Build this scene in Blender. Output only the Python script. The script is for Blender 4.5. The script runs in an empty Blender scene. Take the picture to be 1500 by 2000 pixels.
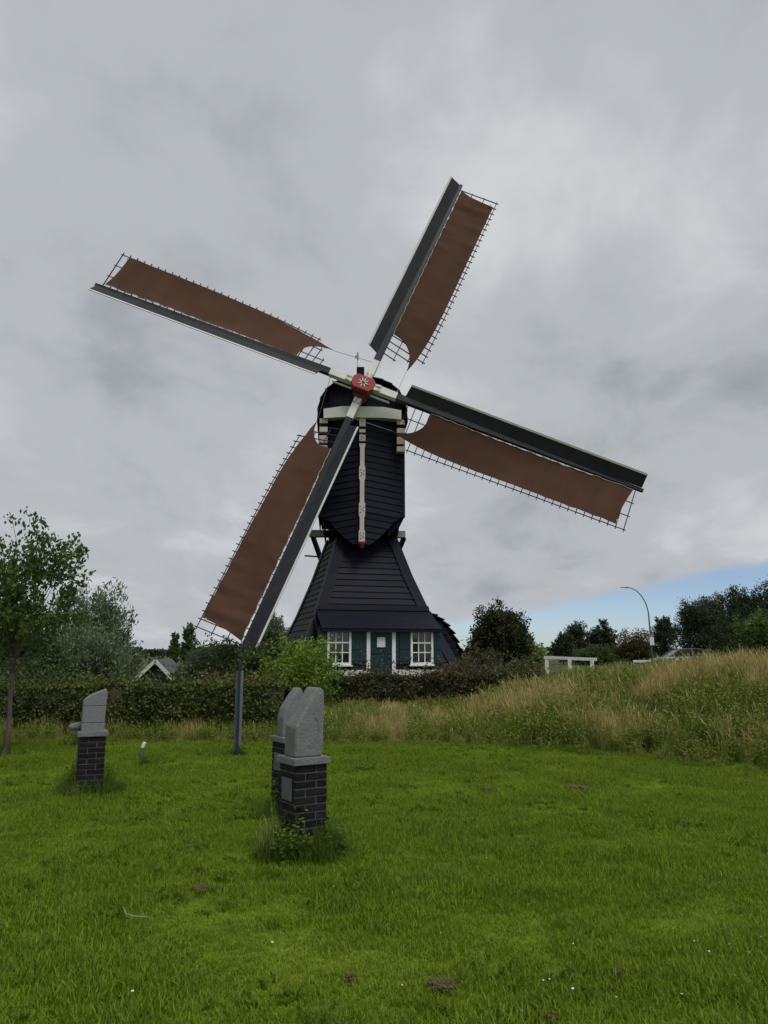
import bpy, bmesh, math, random
import numpy as np
from math import radians as rad, sin, cos, pi
from mathutils import Vector, Matrix

SC = bpy.context.scene
COL = SC.collection

# ------------------------------------------------------------------ camera
PITCH = rad(10.45)
CAMZ = 1.6
FPX = 1500.0
cam_d = bpy.data.cameras.new('camera')
cam = bpy.data.objects.new('camera', cam_d)
COL.objects.link(cam)
cam.location = (0, 0, CAMZ)
cam.rotation_euler = (rad(90) + PITCH, 0, 0)
cam_d.sensor_fit = 'VERTICAL'
cam_d.sensor_height = 36.0
cam_d.sensor_width = 27.0
cam_d.lens = 36.0 * FPX / 2000.0
cam_d.clip_start = 0.05
cam_d.clip_end = 6000
SC.camera = cam

# ------------------------------------------------------------------ world: cloud deck over a clear sky
SUN_EL, SUN_AZ = rad(60), rad(140)          # azimuth clockwise from +Y (behind the camera, to the right)
world = bpy.data.worlds.new('World')
SC.world = world
world.use_nodes = True
wt = world.node_tree
wt.nodes.clear()


def wn(t, **kw):
    n = wt.nodes.new(t)
    for k, v in kw.items():
        setattr(n, k, v)
    return n


def wl(a, b):
    wt.links.new(a, b)


def wmath(op, a, b=None, clamp=False):
    n = wn('ShaderNodeMath', operation=op, use_clamp=clamp)
    for i, v in enumerate((a, b)):
        if v is None:
            continue
        if isinstance(v, (int, float)):
            n.inputs[i].default_value = v
        else:
            wl(v, n.inputs[i])
    return n.outputs[0]


w_out = wn('ShaderNodeOutputWorld')
sky = wn('ShaderNodeTexSky', sky_type='NISHITA')
sky.sun_disc = False
sky.sun_elevation = SUN_EL
sky.sun_rotation = SUN_AZ
sky.air_density = 0.6
sky.dust_density = 0.5
sky.ozone_density = 1.0
bg_sky = wn('ShaderNodeBackground')
bg_sky.inputs['Strength'].default_value = 0.078
wl(sky.outputs[0], bg_sky.inputs['Color'])
tc = wn('ShaderNodeTexCoord')
sep = wn('ShaderNodeSeparateXYZ')
wl(tc.outputs['Generated'], sep.inputs[0])
dx, dy, dz = sep.outputs
zc = wmath('ADD', wmath('MAXIMUM', dz, 0.0), 0.30)
comb = wn('ShaderNodeCombineXYZ')
wl(wmath('DIVIDE', dx, zc), comb.inputs[0])
wl(wmath('DIVIDE', dy, zc), comb.inputs[1])


def wnoise(scale, detail, rough, dist, off, vec=None):
    m = wn('ShaderNodeMapping')
    m.inputs['Location'].default_value = off
    m.inputs['Rotation'].default_value = (0, 0, rad(-32))
    m.inputs['Scale'].default_value = (1.0, 0.8, 1.0)
    wl(vec or comb.outputs[0], m.inputs['Vector'])
    n = wn('ShaderNodeTexNoise')
    n.inputs['Scale'].default_value = scale
    n.inputs['Detail'].default_value = detail
    n.inputs['Roughness'].default_value = rough
    n.inputs['Distortion'].default_value = dist
    wl(m.outputs[0], n.inputs['Vector'])
    return n.outputs['Fac']


n_big = wnoise(1.25, 3.0, 0.5, 0.25, (3.1, 1.7, 0.0))
n_mid = wnoise(3.6, 9.0, 0.58, 0.25, (0.4, 5.2, 0.0))
mixn = wmath('ADD', wmath('MULTIPLY', n_big, 0.56), wmath('MULTIPLY', n_mid, 0.44))
ramp = wn('ShaderNodeValToRGB')
cr = ramp.color_ramp
cr.interpolation = 'EASE'
cr.elements[0].position = 0.33
cr.elements[0].color = (0.330, 0.352, 0.388, 1)
cr.elements[1].position = 0.66
cr.elements[1].color = (0.630, 0.648, 0.668, 1)
e = cr.elements.new(0.50)
e.color = (0.478, 0.503, 0.534, 1)
low = wn('ShaderNodeMapRange', interpolation_type='SMOOTHSTEP')     # thinner, paler cloud towards the horizon
low.inputs['From Min'].default_value = 0.30
low.inputs['From Max'].default_value = 0.02
low.inputs['To Max'].default_value = 0.06
wl(dz, low.inputs['Value'])
wl(wmath('ADD', mixn, low.outputs[0]), ramp.inputs[0])
bg_cl = wn('ShaderNodeBackground')
bg_cl.inputs['Strength'].default_value = 0.70
wl(ramp.outputs[0], bg_cl.inputs['Color'])
# straight far edge of the cloud deck, low on the right-hand side
e_lin = wmath('ADD', wmath('ADD', wmath('MULTIPLY', dx, 0.9996), wmath('MULTIPLY', dy, 0.0275)), wmath('MULTIPLY', dz, -5.29))
e_wob = wmath('MULTIPLY', wmath('SUBTRACT', wnoise(5.0, 5.0, 0.6, 0.3, (7.0, 2.0, 0)), 0.5), 0.16)
e_sum = wmath('ADD', e_lin, e_wob)
m_clear = wn('ShaderNodeMapRange', interpolation_type='SMOOTHSTEP')
m_clear.inputs['From Min'].default_value = -0.14
m_clear.inputs['From Max'].default_value = -0.03
m_clear.inputs['To Max'].default_value = 1.0
wl(e_sum, m_clear.inputs['Value'])
mixs = wn('ShaderNodeMixShader')
wl(m_clear.outputs[0], mixs.inputs[0])
wl(bg_cl.outputs[0], mixs.inputs[1])
wl(bg_sky.outputs[0], mixs.inputs[2])
wl(mixs.outputs[0], w_out.inputs['Surface'])

# ------------------------------------------------------------------ sun behind the cloud
sun_d = bpy.data.lights.new('sun', 'SUN')
sun_d.energy = 1.5
sun_d.angle = rad(24)
sun_d.color = (1.0, 0.965, 0.91)
sun = bpy.data.objects.new('sun', sun_d)
COL.objects.link(sun)
sdir = Vector((cos(SUN_EL) * sin(SUN_AZ), cos(SUN_EL) * cos(SUN_AZ), sin(SUN_EL)))
sun.rotation_euler = sdir.to_track_quat('Z', 'Y').to_euler()
sun.location = sdir * 60

vs = SC.view_settings
vs.view_transform = 'Standard'
vs.look = 'None'
vs.exposure = 0.5
vs.gamma = 1.0
vs.use_curve_mapping = False
SC.cycles.max_bounces = 6
SC.cycles.diffuse_bounces = 3
SC.cycles.transparent_max_bounces = 6

# ------------------------------------------------------------------ helpers: materials
MATS = {}


def new_mat(name):
    m = bpy.data.materials.new(name)
    m.use_nodes = True
    MATS[name] = m
    return m, m.node_tree.nodes, m.node_tree.links, m.node_tree.nodes['Principled BSDF']


def mat(name, c1, c2=None, rough=0.6, scale=6.0, detail=4.0, bump=0.0, bscale=None, rnd=0.0, spec=0.35, metal=0.0,
        coord='Object', stretch=(1, 1, 1), c3=None, c3_lo=0.62, c3_hi=0.72, c3_scale=3.0):
    """principled surface: two tones mixed by noise, an optional third for stains, per-object variation, fine relief"""
    m, N, L, P = new_mat(name)
    P.inputs['Roughness'].default_value = rough
    P.inputs['Specular IOR Level'].default_value = spec
    P.inputs['Metallic'].default_value = metal
    tcn = N.new('ShaderNodeTexCoord')
    mp = N.new('ShaderNodeMapping')
    mp.inputs['Scale'].default_value = stretch
    L.new(tcn.outputs[coord], mp.inputs['Vector'])
    nz = N.new('ShaderNodeTexNoise')
    nz.inputs['Scale'].default_value = scale
    nz.inputs['Detail'].default_value = detail
    nz.inputs['Roughness'].default_value = 0.6
    L.new(mp.outputs[0], nz.inputs['Vector'])
    mx = N.new('ShaderNodeMix')
    mx.data_type = 'RGBA'
    mr = N.new('ShaderNodeMapRange')
    mr.inputs['From Min'].default_value = 0.3
    mr.inputs['From Max'].default_value = 0.7
    L.new(nz.outputs['Fac'], mr.inputs['Value'])
    L.new(mr.outputs[0], mx.inputs['Factor'])
    mx.inputs['A'].default_value = (*c1, 1)
    mx.inputs['B'].default_value = (*(c2 or c1), 1)
    col = mx.outputs['Result']
    if c3:
        n3 = N.new('ShaderNodeTexNoise')
        n3.inputs['Scale'].default_value = c3_scale
        n3.inputs['Detail'].default_value = 7.0
        n3.inputs['Roughness'].default_value = 0.65
        L.new(mp.outputs[0], n3.inputs['Vector'])
        r3 = N.new('ShaderNodeMapRange')
        r3.inputs['From Min'].default_value = c3_lo
        r3.inputs['From Max'].default_value = c3_hi
        L.new(n3.outputs['Fac'], r3.inputs['Value'])
        m3 = N.new('ShaderNodeMix')
        m3.data_type = 'RGBA'
        L.new(r3.outputs[0], m3.inputs['Factor'])
        L.new(col, m3.inputs['A'])
        m3.inputs['B'].default_value = (*c3, 1)
        col = m3.outputs['Result']
    if rnd > 0:
        oi = N.new('ShaderNodeObjectInfo')
        rr = N.new('ShaderNodeMapRange')
        rr.inputs['To Min'].default_value = 1 - rnd
        rr.inputs['To Max'].default_value = 1 + rnd
        L.new(oi.outputs['Random'], rr.inputs['Value'])
        hs = N.new('ShaderNodeHueSaturation')
        L.new(rr.outputs[0], hs.inputs['Value'])
        L.new(col, hs.inputs['Color'])
        col = hs.outputs[0]
    L.new(col, P.inputs['Base Color'])
    if bump > 0:
        nb = N.new('ShaderNodeTexNoise')
        nb.inputs['Scale'].default_value = bscale or scale * 6
        nb.inputs['Detail'].default_value = 6.0
        nb.inputs['Roughness'].default_value = 0.65
        L.new(mp.outputs[0], nb.inputs['Vector'])
        bp = N.new('ShaderNodeBump')
        bp.inputs['Strength'].default_value = bump
        bp.inputs['Distance'].default_value = 0.02
        L.new(nb.outputs['Fac'], bp.inputs['Height'])
        L.new(bp.outputs[0], P.inputs['Normal'])
    return m


def leaf_mat(name, stops, trans=0.35, rough=0.55, nscale=0.8, namp=0.5):
    """foliage: colour picked per leaf from the attribute lv, shifted by a soft world-space noise; part of the light goes through"""
    m, N, L, P = new_mat(name)
    at = N.new('ShaderNodeAttribute')
    at.attribute_name = 'lv'
    geo = N.new('ShaderNodeNewGeometry')
    nz = N.new('ShaderNodeTexNoise')
    nz.inputs['Scale'].default_value = nscale
    nz.inputs['Detail'].default_value = 3.0
    L.new(geo.outputs['Position'], nz.inputs['Vector'])
    ma = N.new('ShaderNodeMath')
    ma.operation = 'MULTIPLY_ADD'
    L.new(nz.outputs['Fac'], ma.inputs[0])
    ma.inputs[1].default_value = namp * 2
    ma.inputs[2].default_value = -namp
    ad = N.new('ShaderNodeMath')
    ad.operation = 'ADD'
    ad.use_clamp = True
    L.new(at.outputs['Fac'], ad.inputs[0])
    L.new(ma.outputs[0], ad.inputs[1])
    rp = N.new('ShaderNodeValToRGB')
    r = rp.color_ramp
    r.elements[0].position, r.elements[0].color = stops[0][0], (*stops[0][1], 1)
    r.elements[1].position, r.elements[1].color = stops[-1][0], (*stops[-1][1], 1)
    for p_, c_ in stops[1:-1]:
        el = r.elements.new(p_)
        el.color = (*c_, 1)
    L.new(ad.outputs[0], rp.inputs[0])
    P.inputs['Roughness'].default_value = rough
    P.inputs['Specular IOR Level'].default_value = 0.25
    L.new(rp.outputs[0], P.inputs['Base Color'])
    tr = N.new('ShaderNodeBsdfTranslucent')
    L.new(rp.outputs[0], tr.inputs['Color'])
    mx = N.new('ShaderNodeMixShader')
    mx.inputs[0].default_value = trans
    L.new(P.outputs[0], mx.inputs[1])
    L.new(tr.outputs[0], mx.inputs[2])
    L.new(mx.outputs[0], N['Material Output'].inputs['Surface'])
    return m


# ------------------------------------------------------------------ helpers: geometry
class MB:
    """collects shapes, then links them as one mesh object"""

    def __init__(s):
        s.v, s.f = [], []

    def poly(s, pts, faces):
        o = len(s.v)
        s.v += [tuple(p) for p in pts]
        s.f += [tuple(i + o for i in f) for f in faces]
        return s

    def hexa(s, p):           # p: 4 bottom points then 4 top points, both counter-clockwise seen from above
        return s.poly(p, [(3, 2, 1, 0), (4, 5, 6, 7), (0, 1, 5, 4), (1, 2, 6, 5), (2, 3, 7, 6), (3, 0, 4, 7)])

    def box(s, c, size, rz=0.0):
        hx, hy, hz = size[0] / 2, size[1] / 2, size[2] / 2
        cs, sn = cos(rz), sin(rz)
        P = []
        for z in (-hz, hz):
            for x, y in ((-hx, -hy), (hx, -hy), (hx, hy), (-hx, hy)):
                P.append((c[0] + cs * x - sn * y, c[1] + sn * x + cs * y, c[2] + z))
        return s.hexa(P)

    def beam(s, a, b, w, h, up=(0, 0, 1), w2=None, h2=None):
        """bar from a to b, w across and h along up"""
        a, b = Vector(a), Vector(b)
        d = (b - a).normalized()
        sd = d.cross(Vector(up)).normalized()
        u = sd.cross(d).normalized()
        w2 = w if w2 is None else w2
        h2 = h if h2 is None else h2
        P = []
        for c, ww, hh in ((a, w, h), (b, w2, h2)):
            P += [c - sd * ww / 2 - u * hh / 2, c + sd * ww / 2 - u * hh / 2, c + sd * ww / 2 + u * hh / 2, c - sd * ww / 2 + u * hh / 2]
        return s.poly(P, [(0, 1, 2, 3), (7, 6, 5, 4), (4, 5, 1, 0), (5, 6, 2, 1), (6, 7, 3, 2), (7, 4, 0, 3)])

    def tube(s, pts, radii, n=8, cap=True):
        pts = [Vector(p) for p in pts]
        if isinstance(radii, (int, float)):
            radii = [radii] * len(pts)
        ref = None
        rings = []
        for i, p in enumerate(pts):
            d = (pts[min(i + 1, len(pts) - 1)] - pts[max(i - 1, 0)]).normalized()
            if ref is None:
                ref = Vector((1, 0, 0)) if abs(d.x) < 0.8 else Vector((0, 1, 0))
            a = (ref - d * ref.dot(d)).normalized()
            ref = a
            b = d.cross(a)
            rings.append([p + (a * cos(2 * pi * k / n) + b * sin(2 * pi * k / n)) * radii[i] for k in range(n)])
        V = [q for r in rings for q in r]
        F = []
        for i in range(len(rings) - 1):
            for k in range(n):
                F.append((i * n + k, i * n + (k + 1) % n, (i + 1) * n + (k + 1) % n, (i + 1) * n + k))
        if cap:
            F.append(tuple(range(n - 1, -1, -1)))
            F.append(tuple((len(rings) - 1) * n + k for k in range(n)))
        return s.poly(V, F)

    def grid(s, rows):
        n = len(rows[0])
        V = [q for r in rows for q in r]
        F = []
        for i in range(len(rows) - 1):
            for k in range(n - 1):
                F.append((i * n + k, i * n + k + 1, (i + 1) * n + k + 1, (i + 1) * n + k))
        return s.poly(V, F)

    def mesh(s, name, origin=(0, 0, 0)):
        me = bpy.data.meshes.new(name)
        o = origin
        me.from_pydata([(v[0] - o[0], v[1] - o[1], v[2] - o[2]) for v in s.v], [], s.f)
        me.update()
        return me

    def build(s, name, material, parent=None, origin=(0, 0, 0), smooth=False, bevel=0.0, fix=True):
        me = s.mesh(name, origin)
        if fix:
            bm = bmesh.new()
            bm.from_mesh(me)
            bmesh.ops.recalc_face_normals(bm, faces=bm.faces)
            bm.to_mesh(me)
            bm.free()
        return link(name, me, material, parent, smooth, bevel)


def link(name, me, material, parent=None, smooth=False, bevel=0.0):
    me.materials.append(MATS[material] if isinstance(material, str) else material)
    if smooth:
        me.polygons.foreach_set('use_smooth', [True] * len(me.polygons))
    o = bpy.data.objects.new(name, me)
    COL.objects.link(o)
    o.parent = parent
    if bevel > 0:
        b = o.modifiers.new('bevel', 'BEVEL')
        b.width = bevel
        b.segments = 2
        b.limit_method = 'ANGLE'
    return o


def tag(o, label=None, cat=None, group=None, kind=None):
    if label:
        o['label'] = label
    if cat:
        o['category'] = cat
    if group:
        o['group'] = group
    if kind:
        o['kind'] = kind
    return o


def thing(name, loc, label, cat, group=None, rz=0.0):
    o = bpy.data.objects.new(name, None)
    COL.objects.link(o)
    o.location = loc
    o.rotation_euler = (0, 0, rz)
    o.empty_display_size = 0.3
    return tag(o, label, cat, group)


def vnoise(x, y, seed=0):
    x = np.asarray(x, float)
    y = np.asarray(y, float)
    xi, yi = np.floor(x), np.floor(y)
    xf, yf = x - xi, y - yi

    def h(a, b):
        t = np.sin(a * 127.1 + b * 311.7 + seed * 74.7) * 43758.5453
        return t - np.floor(t)
    u, v = xf * xf * (3 - 2 * xf), yf * yf * (3 - 2 * yf)
    return (h(xi, yi) * (1 - u) + h(xi + 1, yi) * u) * (1 - v) + (h(xi, yi + 1) * (1 - u) + h(xi + 1, yi + 1) * u) * v


def fbm(x, y, seed=0, n=3):
    s, a = 0.0, 0.5
    for i in range(n):
        s = s + a * vnoise(np.asarray(x) * 2 ** i, np.asarray(y) * 2 ** i, seed + i)
        a *= 0.5
    return s / (1 - 0.5 ** n)


def sstep(a, b, x):
    t = np.clip((np.asarray(x, float) - a) / (b - a), 0, 1)
    return t * t * (3 - 2 * t)


def ground_at(px, Y):
    """x of image column px at distance Y, near the horizon"""
    return (px - 750) / FPX * Y / (1.017 if Y > 14 else 1.030)


def z_at(v, Y):
    b = (1000 - v) / FPX
    return CAMZ + Y * (sin(PITCH) + b * cos(PITCH)) / (cos(PITCH) - b * sin(PITCH))


# ------------------------------------------------------------------ terrain
_bx = np.array([-60, -10, -4.4, -0.5, 1.9, 3.1, 4.4, 5.4, 7.0, 9.0, 14.0, 60.0])
_by = np.array([14.8, 14.7, 14.6, 14.2, 13.9, 13.1, 11.8, 10.7, 9.2, 7.8, 5.0, -8.0])
_hx = np.array([-60, -3, 0.5, 2.2, 3.4, 4.6, 6.0, 9.0, 60])
_hz = np.array([0.05, 0.10, 0.18, 0.32, 0.58, 0.80, 1.06, 1.28, 1.4])


def edge_y(x):
    return np.interp(x, _bx, _by)


def ground_z(x, y):
    x = np.asarray(x, float)
    y = np.asarray(y, float)
    lawn = 0.05 * (fbm(x * 0.55, y * 0.55, 3) - 0.5) + 0.035 * (fbm(x * 2.3, y * 2.3, 9) - 0.5)
    s = (y - edge_y(x)) * 0.85
    bank = np.interp(x, _hx, _hz) * sstep(-0.1, 4.2, s) * (1 + 0.18 * (fbm(x * 0.8, y * 0.8, 21) - 0.5))
    z = lawn + bank
    # beyond the bank the land settles to the level of the mill yard, the road and the low polder garden
    far = 0.62 + 0.0 * x
    far = far + (-0.2) * sstep(8, 14, x)
    far = far + (-1.5) * sstep(-6.0, -9.5, x)
    t = sstep(20.0, 27.0, y)
    z = z * (1 - t) + far * t + 0.06 * (fbm(x * 0.3, y * 0.3, 5) - 0.5) * t
    t2 = sstep(40, 46, y) * sstep(2, 6, x)
    z = z * (1 - t2) + 0.43 * t2
    return z


mat('lawn_soil', (0.100, 0.158, 0.011), (0.145, 0.212, 0.016), rough=0.9, scale=3.0, detail=8, bump=0.6, bscale=40, spec=0.1,
    c3=(0.09, 0.085, 0.03), c3_lo=0.60, c3_hi=0.74, c3_scale=1.7)
xs = np.unique(np.concatenate([np.linspace(-1500, -60, 14), np.linspace(-60, -16, 23), np.linspace(-16, 16, 161), np.linspace(16, 60, 23), np.linspace(60, 1500, 14)]))
ys = np.unique(np.concatenate([np.linspace(-300, -5, 10), np.linspace(-5, 20, 126), np.linspace(20, 60, 61), np.linspace(60, 140, 17), np.linspace(140, 3000, 14)]))
GX, GY = np.meshgrid(xs, ys)
GZ = ground_z(GX, GY)
nv = GX.size
me = bpy.data.meshes.new('ground')
nx_, ny_ = len(xs), len(ys)
idx = np.arange(nv).reshape(ny_, nx_)
F = np.stack([idx[:-1, :-1], idx[:-1, 1:], idx[1:, 1:], idx[1:, :-1]], -1).reshape(-1, 4)
me.from_pydata(np.stack([GX, GY, GZ], -1).reshape(-1, 3).tolist(), [], F.tolist())
gm = MATS['lawn_soil']
_N, _L = gm.node_tree.nodes, gm.node_tree.links
_P = _N['Principled BSDF']
_geo = _N.new('ShaderNodeNewGeometry')
_sp = _N.new('ShaderNodeSeparateXYZ')
_L.new(_geo.outputs['Position'], _sp.inputs[0])
_mr = _N.new('ShaderNodeMapRange')
_mr.inputs['From Min'].default_value = 14.5
_mr.inputs['From Max'].default_value = 16.5
_L.new(_sp.outputs['Y'], _mr.inputs['Value'])
_mx = _N.new('ShaderNodeMix')
_mx.data_type = 'RGBA'
_nz = _N.new('ShaderNodeTexNoise')
_nz.inputs['Scale'].default_value = 0.5
_nz.inputs['Detail'].default_value = 8
_L.new(_geo.outputs['Position'], _nz.inputs['Vector'])
_rp = _N.new('ShaderNodeValToRGB')
_rp.color_ramp.elements[0].position = .35
_rp.color_ramp.elements[0].color = (0.040, 0.052, 0.014, 1)
_rp.color_ramp.elements[1].position = .65
_rp.color_ramp.elements[1].color = (0.080, 0.088, 0.026, 1)
_L.new(_nz.outputs['Fac'], _rp.inputs[0])
_L.new(_P.inputs['Base Color'].links[0].from_socket, _mx.inputs['A'])
_L.new(_rp.outputs[0], _mx.inputs['B'])
_L.new(_mr.outputs[0], _mx.inputs['Factor'])
_L.new(_mx.outputs['Result'], _P.inputs['Base Color'])
ground = link('ground', me, 'lawn_soil', smooth=True)
tag(ground, kind='structure')

mat('asphalt', (0.045, 0.045, 0.048), (0.065, 0.064, 0.062), rough=0.9, scale=8, bump=0.3)
rd = MB()
for i in range(40):
    x0, x1 = 9 + i * 2.5, 9 + (i + 1) * 2.5
    rd.poly([(x0, 48.2, .47), (x1, 48.2, .47), (x1, 54.0, .47), (x0, 54.0, .47)], [(0, 1, 2, 3)])
tag(rd.build('road', 'asphalt', fix=False), kind='structure')

# ------------------------------------------------------------------ materials of the mill
TAR = mat('tarred_board', (0.0050, 0.0056, 0.0135), (0.0095, 0.0105, 0.0215), rough=0.6, scale=2.5, bump=0.35, bscale=14, rnd=0.32,
          stretch=(1, 1, 6), spec=0.15, c3=(0.0165, 0.017, 0.021), c3_lo=0.58, c3_hi=0.75, c3_scale=1.6)
mat('tarred_board_mossy', (0.014, 0.015, 0.018), (0.028, 0.029, 0.025), rough=0.75, scale=3.0, bump=0.3, bscale=14, rnd=0.25,
    stretch=(1, 1, 5), spec=0.15, c3=(0.045, 0.048, 0.028), c3_lo=0.52, c3_hi=0.7, c3_scale=2.4)
mat('tarred_core', (0.007, 0.007, 0.009), (0.011, 0.011, 0.013), rough=0.8, scale=3, spec=0.1)
mat('stock_paint', (0.016, 0.018, 0.022), (0.026, 0.028, 0.033), rough=0.5, scale=2.2, bump=0.1, rnd=0.15, c3=(0.035, 0.035, 0.035), c3_lo=0.6, c3_hi=0.75, spec=0.22)
mat('white_paint', (0.68, 0.67, 0.63), (0.58, 0.575, 0.54), rough=0.5, scale=2.5, bump=0.1, rnd=0.06, c3=(0.44, 0.43, 0.38), c3_lo=0.6, c3_hi=0.78, c3_scale=4)
mat('white_joinery', (0.74, 0.74, 0.72), (0.66, 0.66, 0.63), rough=0.45, scale=4, bump=0.08, c3=(0.42, 0.40, 0.34), c3_lo=0.64, c3_hi=0.78, c3_scale=5)
mat('pink_white_paint', (0.60, 0.53, 0.50), (0.50, 0.43, 0.41), rough=0.55, scale=3, bump=0.1, c3=(0.33, 0.29, 0.27), c3_lo=0.6, c3_hi=0.75, c3_scale=5)
mat('red_paint', (0.34, 0.040, 0.036), (0.25, 0.032, 0.034), rough=0.45, scale=3.5, bump=0.1)
mat('dark_red_paint', (0.16, 0.025, 0.025), (0.10, 0.02, 0.02), rough=0.5, scale=3.5)
mat('teal_paint', (0.005, 0.027, 0.038), (0.007, 0.034, 0.046), rough=0.5, scale=2.5, bump=0.08, rnd=0.10)
mat('plinth_plaster', (0.60, 0.59, 0.54), (0.46, 0.45, 0.41), rough=0.8, scale=4, bump=0.2)
mat('weathered_wood', (0.30, 0.32, 0.28), (0.21, 0.23, 0.21), rough=0.75, scale=4, bump=0.2)
mat('rope', (0.50, 0.48, 0.42), (0.42, 0.40, 0.35), rough=0.8, scale=10)
mat('iron', (0.06, 0.065, 0.07), (0.09, 0.09, 0.09), rough=0.5, scale=10, metal=0.3)
mat('notice_card', (0.72, 0.72, 0.64), (0.64, 0.64, 0.58), rough=0.6, scale=8)
mat('grey_varnish', (0.10, 0.10, 0.10), (0.14, 0.14, 0.14), rough=0.6, scale=8)

# sail cloth: woven, lets some light through
m, N, L, P = new_mat('sail_cloth')
tcn = N.new('ShaderNodeTexCoord')
nz = N.new('ShaderNodeTexNoise')
nz.inputs['Scale'].default_value = 0.9
nz.inputs['Detail'].default_value = 6
L.new(tcn.outputs['Object'], nz.inputs['Vector'])
rp = N.new('ShaderNodeValToRGB')
rp.color_ramp.elements[0].position = 0.32
rp.color_ramp.elements[0].color = (0.099, 0.052, 0.036, 1)
rp.color_ramp.elements[1].position = 0.7
rp.color_ramp.elements[1].color = (0.119, 0.063, 0.043, 1)
L.new(nz.outputs['Fac'], rp.inputs[0])
L.new(rp.outputs[0], P.inputs['Base Color'])
P.inputs['Roughness'].default_value = 0.9
P.inputs['Specular IOR Level'].default_value = 0.1
tr = N.new('ShaderNodeBsdfTranslucent')
L.new(rp.outputs[0], tr.inputs['Color'])
ms = N.new('ShaderNodeMixShader')
ms.inputs[0].default_value = 0.25
L.new(P.outputs[0], ms.inputs[1])
L.new(tr.outputs[0], ms.inputs[2])
L.new(ms.outputs[0], N['Material Output'].inputs['Surface'])

# window glass: dark, mirrors the grey sky
m, N, L, P = new_mat('window_glass')
P.inputs['Base Color'].default_value = (0.012, 0.014, 0.018, 1)
P.inputs['Roughness'].default_value = 0.06
P.inputs['Specular IOR Level'].default_value = 0.6
tcn = N.new('ShaderNodeTexCoord')
nz = N.new('ShaderNodeTexNoise')
nz.inputs['Scale'].default_value = 1.5
L.new(tcn.outputs['Object'], nz.inputs['Vector'])
bp = N.new('ShaderNodeBump')
bp.inputs['Strength'].default_value = 0.06
L.new(nz.outputs['Fac'], bp.inputs['Height'])
L.new(bp.outputs[0], P.inputs['Normal'])

# ------------------------------------------------------------------ windmill
MX, MY, MZ = -1.10, 35.05, 0.64
MO = (MX, MY, MZ)
mill = thing('windmill', MO, 'black boarded hollow-post windmill with four brown canvas sails and teal door', 'windmill')
TH_T, TH_B = rad(16.0), rad(3.6)
rng = random.Random(11)


def TT(x, y, z, th=TH_T):
    c, s = cos(th), sin(th)
    return (MX + c * x - s * y, MY + s * x + c * y, z)


def TB(x, y, z):
    return TT(x, y, z, TH_B)


def half(z):           # half-width of the tower at height z
    return float(np.interp(z, [0.6, 1.9, 3.3, 5.0, 6.9], [3.62, 3.02, 2.42, 1.80, 1.22]))


# --- tower core and its lapped boards
t = MB()
zl = [0.6, 1.9, 3.3, 5.0, 6.9]
for a, b in zip(zl[:-1], zl[1:]):
    ha, hb = half(a) - 0.06, half(b) - 0.06
    t.hexa([TT(-ha, -ha, a), TT(ha, -ha, a), TT(ha, ha, a), TT(-ha, ha, a), TT(-hb, -hb, b), TT(hb, -hb, b), TT(hb, hb, b), TT(-hb, hb, b)])
tower = t.build('tower', 'tarred_core', mill, MO)
pitch_t = 0.268
ncourse = 23
for side in range(4):
    a = side * pi / 2
    ca, sa = cos(a), sin(a)

    def FS(u, o, z, ca=ca, sa=sa):      # along the face, outward offset, height
        h_ = half(z) + o
        x, y = u, -h_
        return TT(ca * x - sa * y, sa * x + ca * y, z)
    for i in range(ncourse):
        z0 = 0.72 + i * pitch_t
        z1 = z0 + pitch_t + 0.035
        if z1 > 6.9:
            break
        if side == 0 and z1 < 2.68:     # the front wall with the door stands here: boards only beside it
            segs = [(2.66, half(z0) - 0.02, 2.66, half(z1) - 0.02), (-half(z0) + 0.02, -2.66, -half(z1) + 0.02, -2.66)]
            segs = [s_ for s_ in segs if s_[1] - s_[0] > 0.12 and s_[3] - s_[2] > 0.05]
        else:
            segs = [(-half(z0), half(z0), -half(z1), half(z1))]
        j = rng.uniform(-.006, .006)
        for (a0, a1, b0, b1) in segs:
            mb = MB()
            mb.hexa([FS(a0, 0.055 + j, z0), FS(a1, 0.055 + j, z0 + rng.uniform(-.008, .008)), FS(a1, 0.004, z0), FS(a0, 0.004, z0),
                     FS(b0, 0.008, z1), FS(b1, 0.008, z1), FS(b1, -0.022, z1), FS(b0, -0.022, z1)])
            mb.build('tower_board', 'tarred_board_mossy' if side == 3 else 'tarred_board', tower, MO)
for sx, sy in ((-1, -1), (1, -1), (1, 1), (-1, 1)):
    mb = MB()
    zz = [0.62, 1.9, 3.3, 5.0, 6.85]
    for za, zb in zip(zz[:-1], zz[1:]):
        for ax in (0, 1):
            pts = []
            for z in (za, zb):
                h_ = half(z)
                w = 0.36
                o = 0.095 + (0.003 if ax else 0)
                if ax == 0:
                    q = [(sx * (h_ + o), sy * (h_ + o)), (sx * (h_ - w), sy * (h_ + o)), (sx * (h_ - w), sy * (h_ + o - 0.03)), (sx * (h_ + o - .03), sy * (h_ + o - 0.03))]
                else:
                    q = [(sx * (h_ + o), sy * (h_ + o)), (sx * (h_ + o), sy * (h_ - w)), (sx * (h_ + o - 0.03), sy * (h_ - w)), (sx * (h_ + o - .03), sy * (h_ + o - .03))]
                pts += [TT(x, y, z) for x, y in q]
            mb.hexa(pts)
    mb.build('corner_board', 'tarred_board', tower, MO)

# --- front wall with door, windows and shutters (a vertical wall set into the sloping face)
FY = -3.56


def W(s, o, z):       # s along the front wall, o out of it
    return TT(s, FY - o, z)


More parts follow.
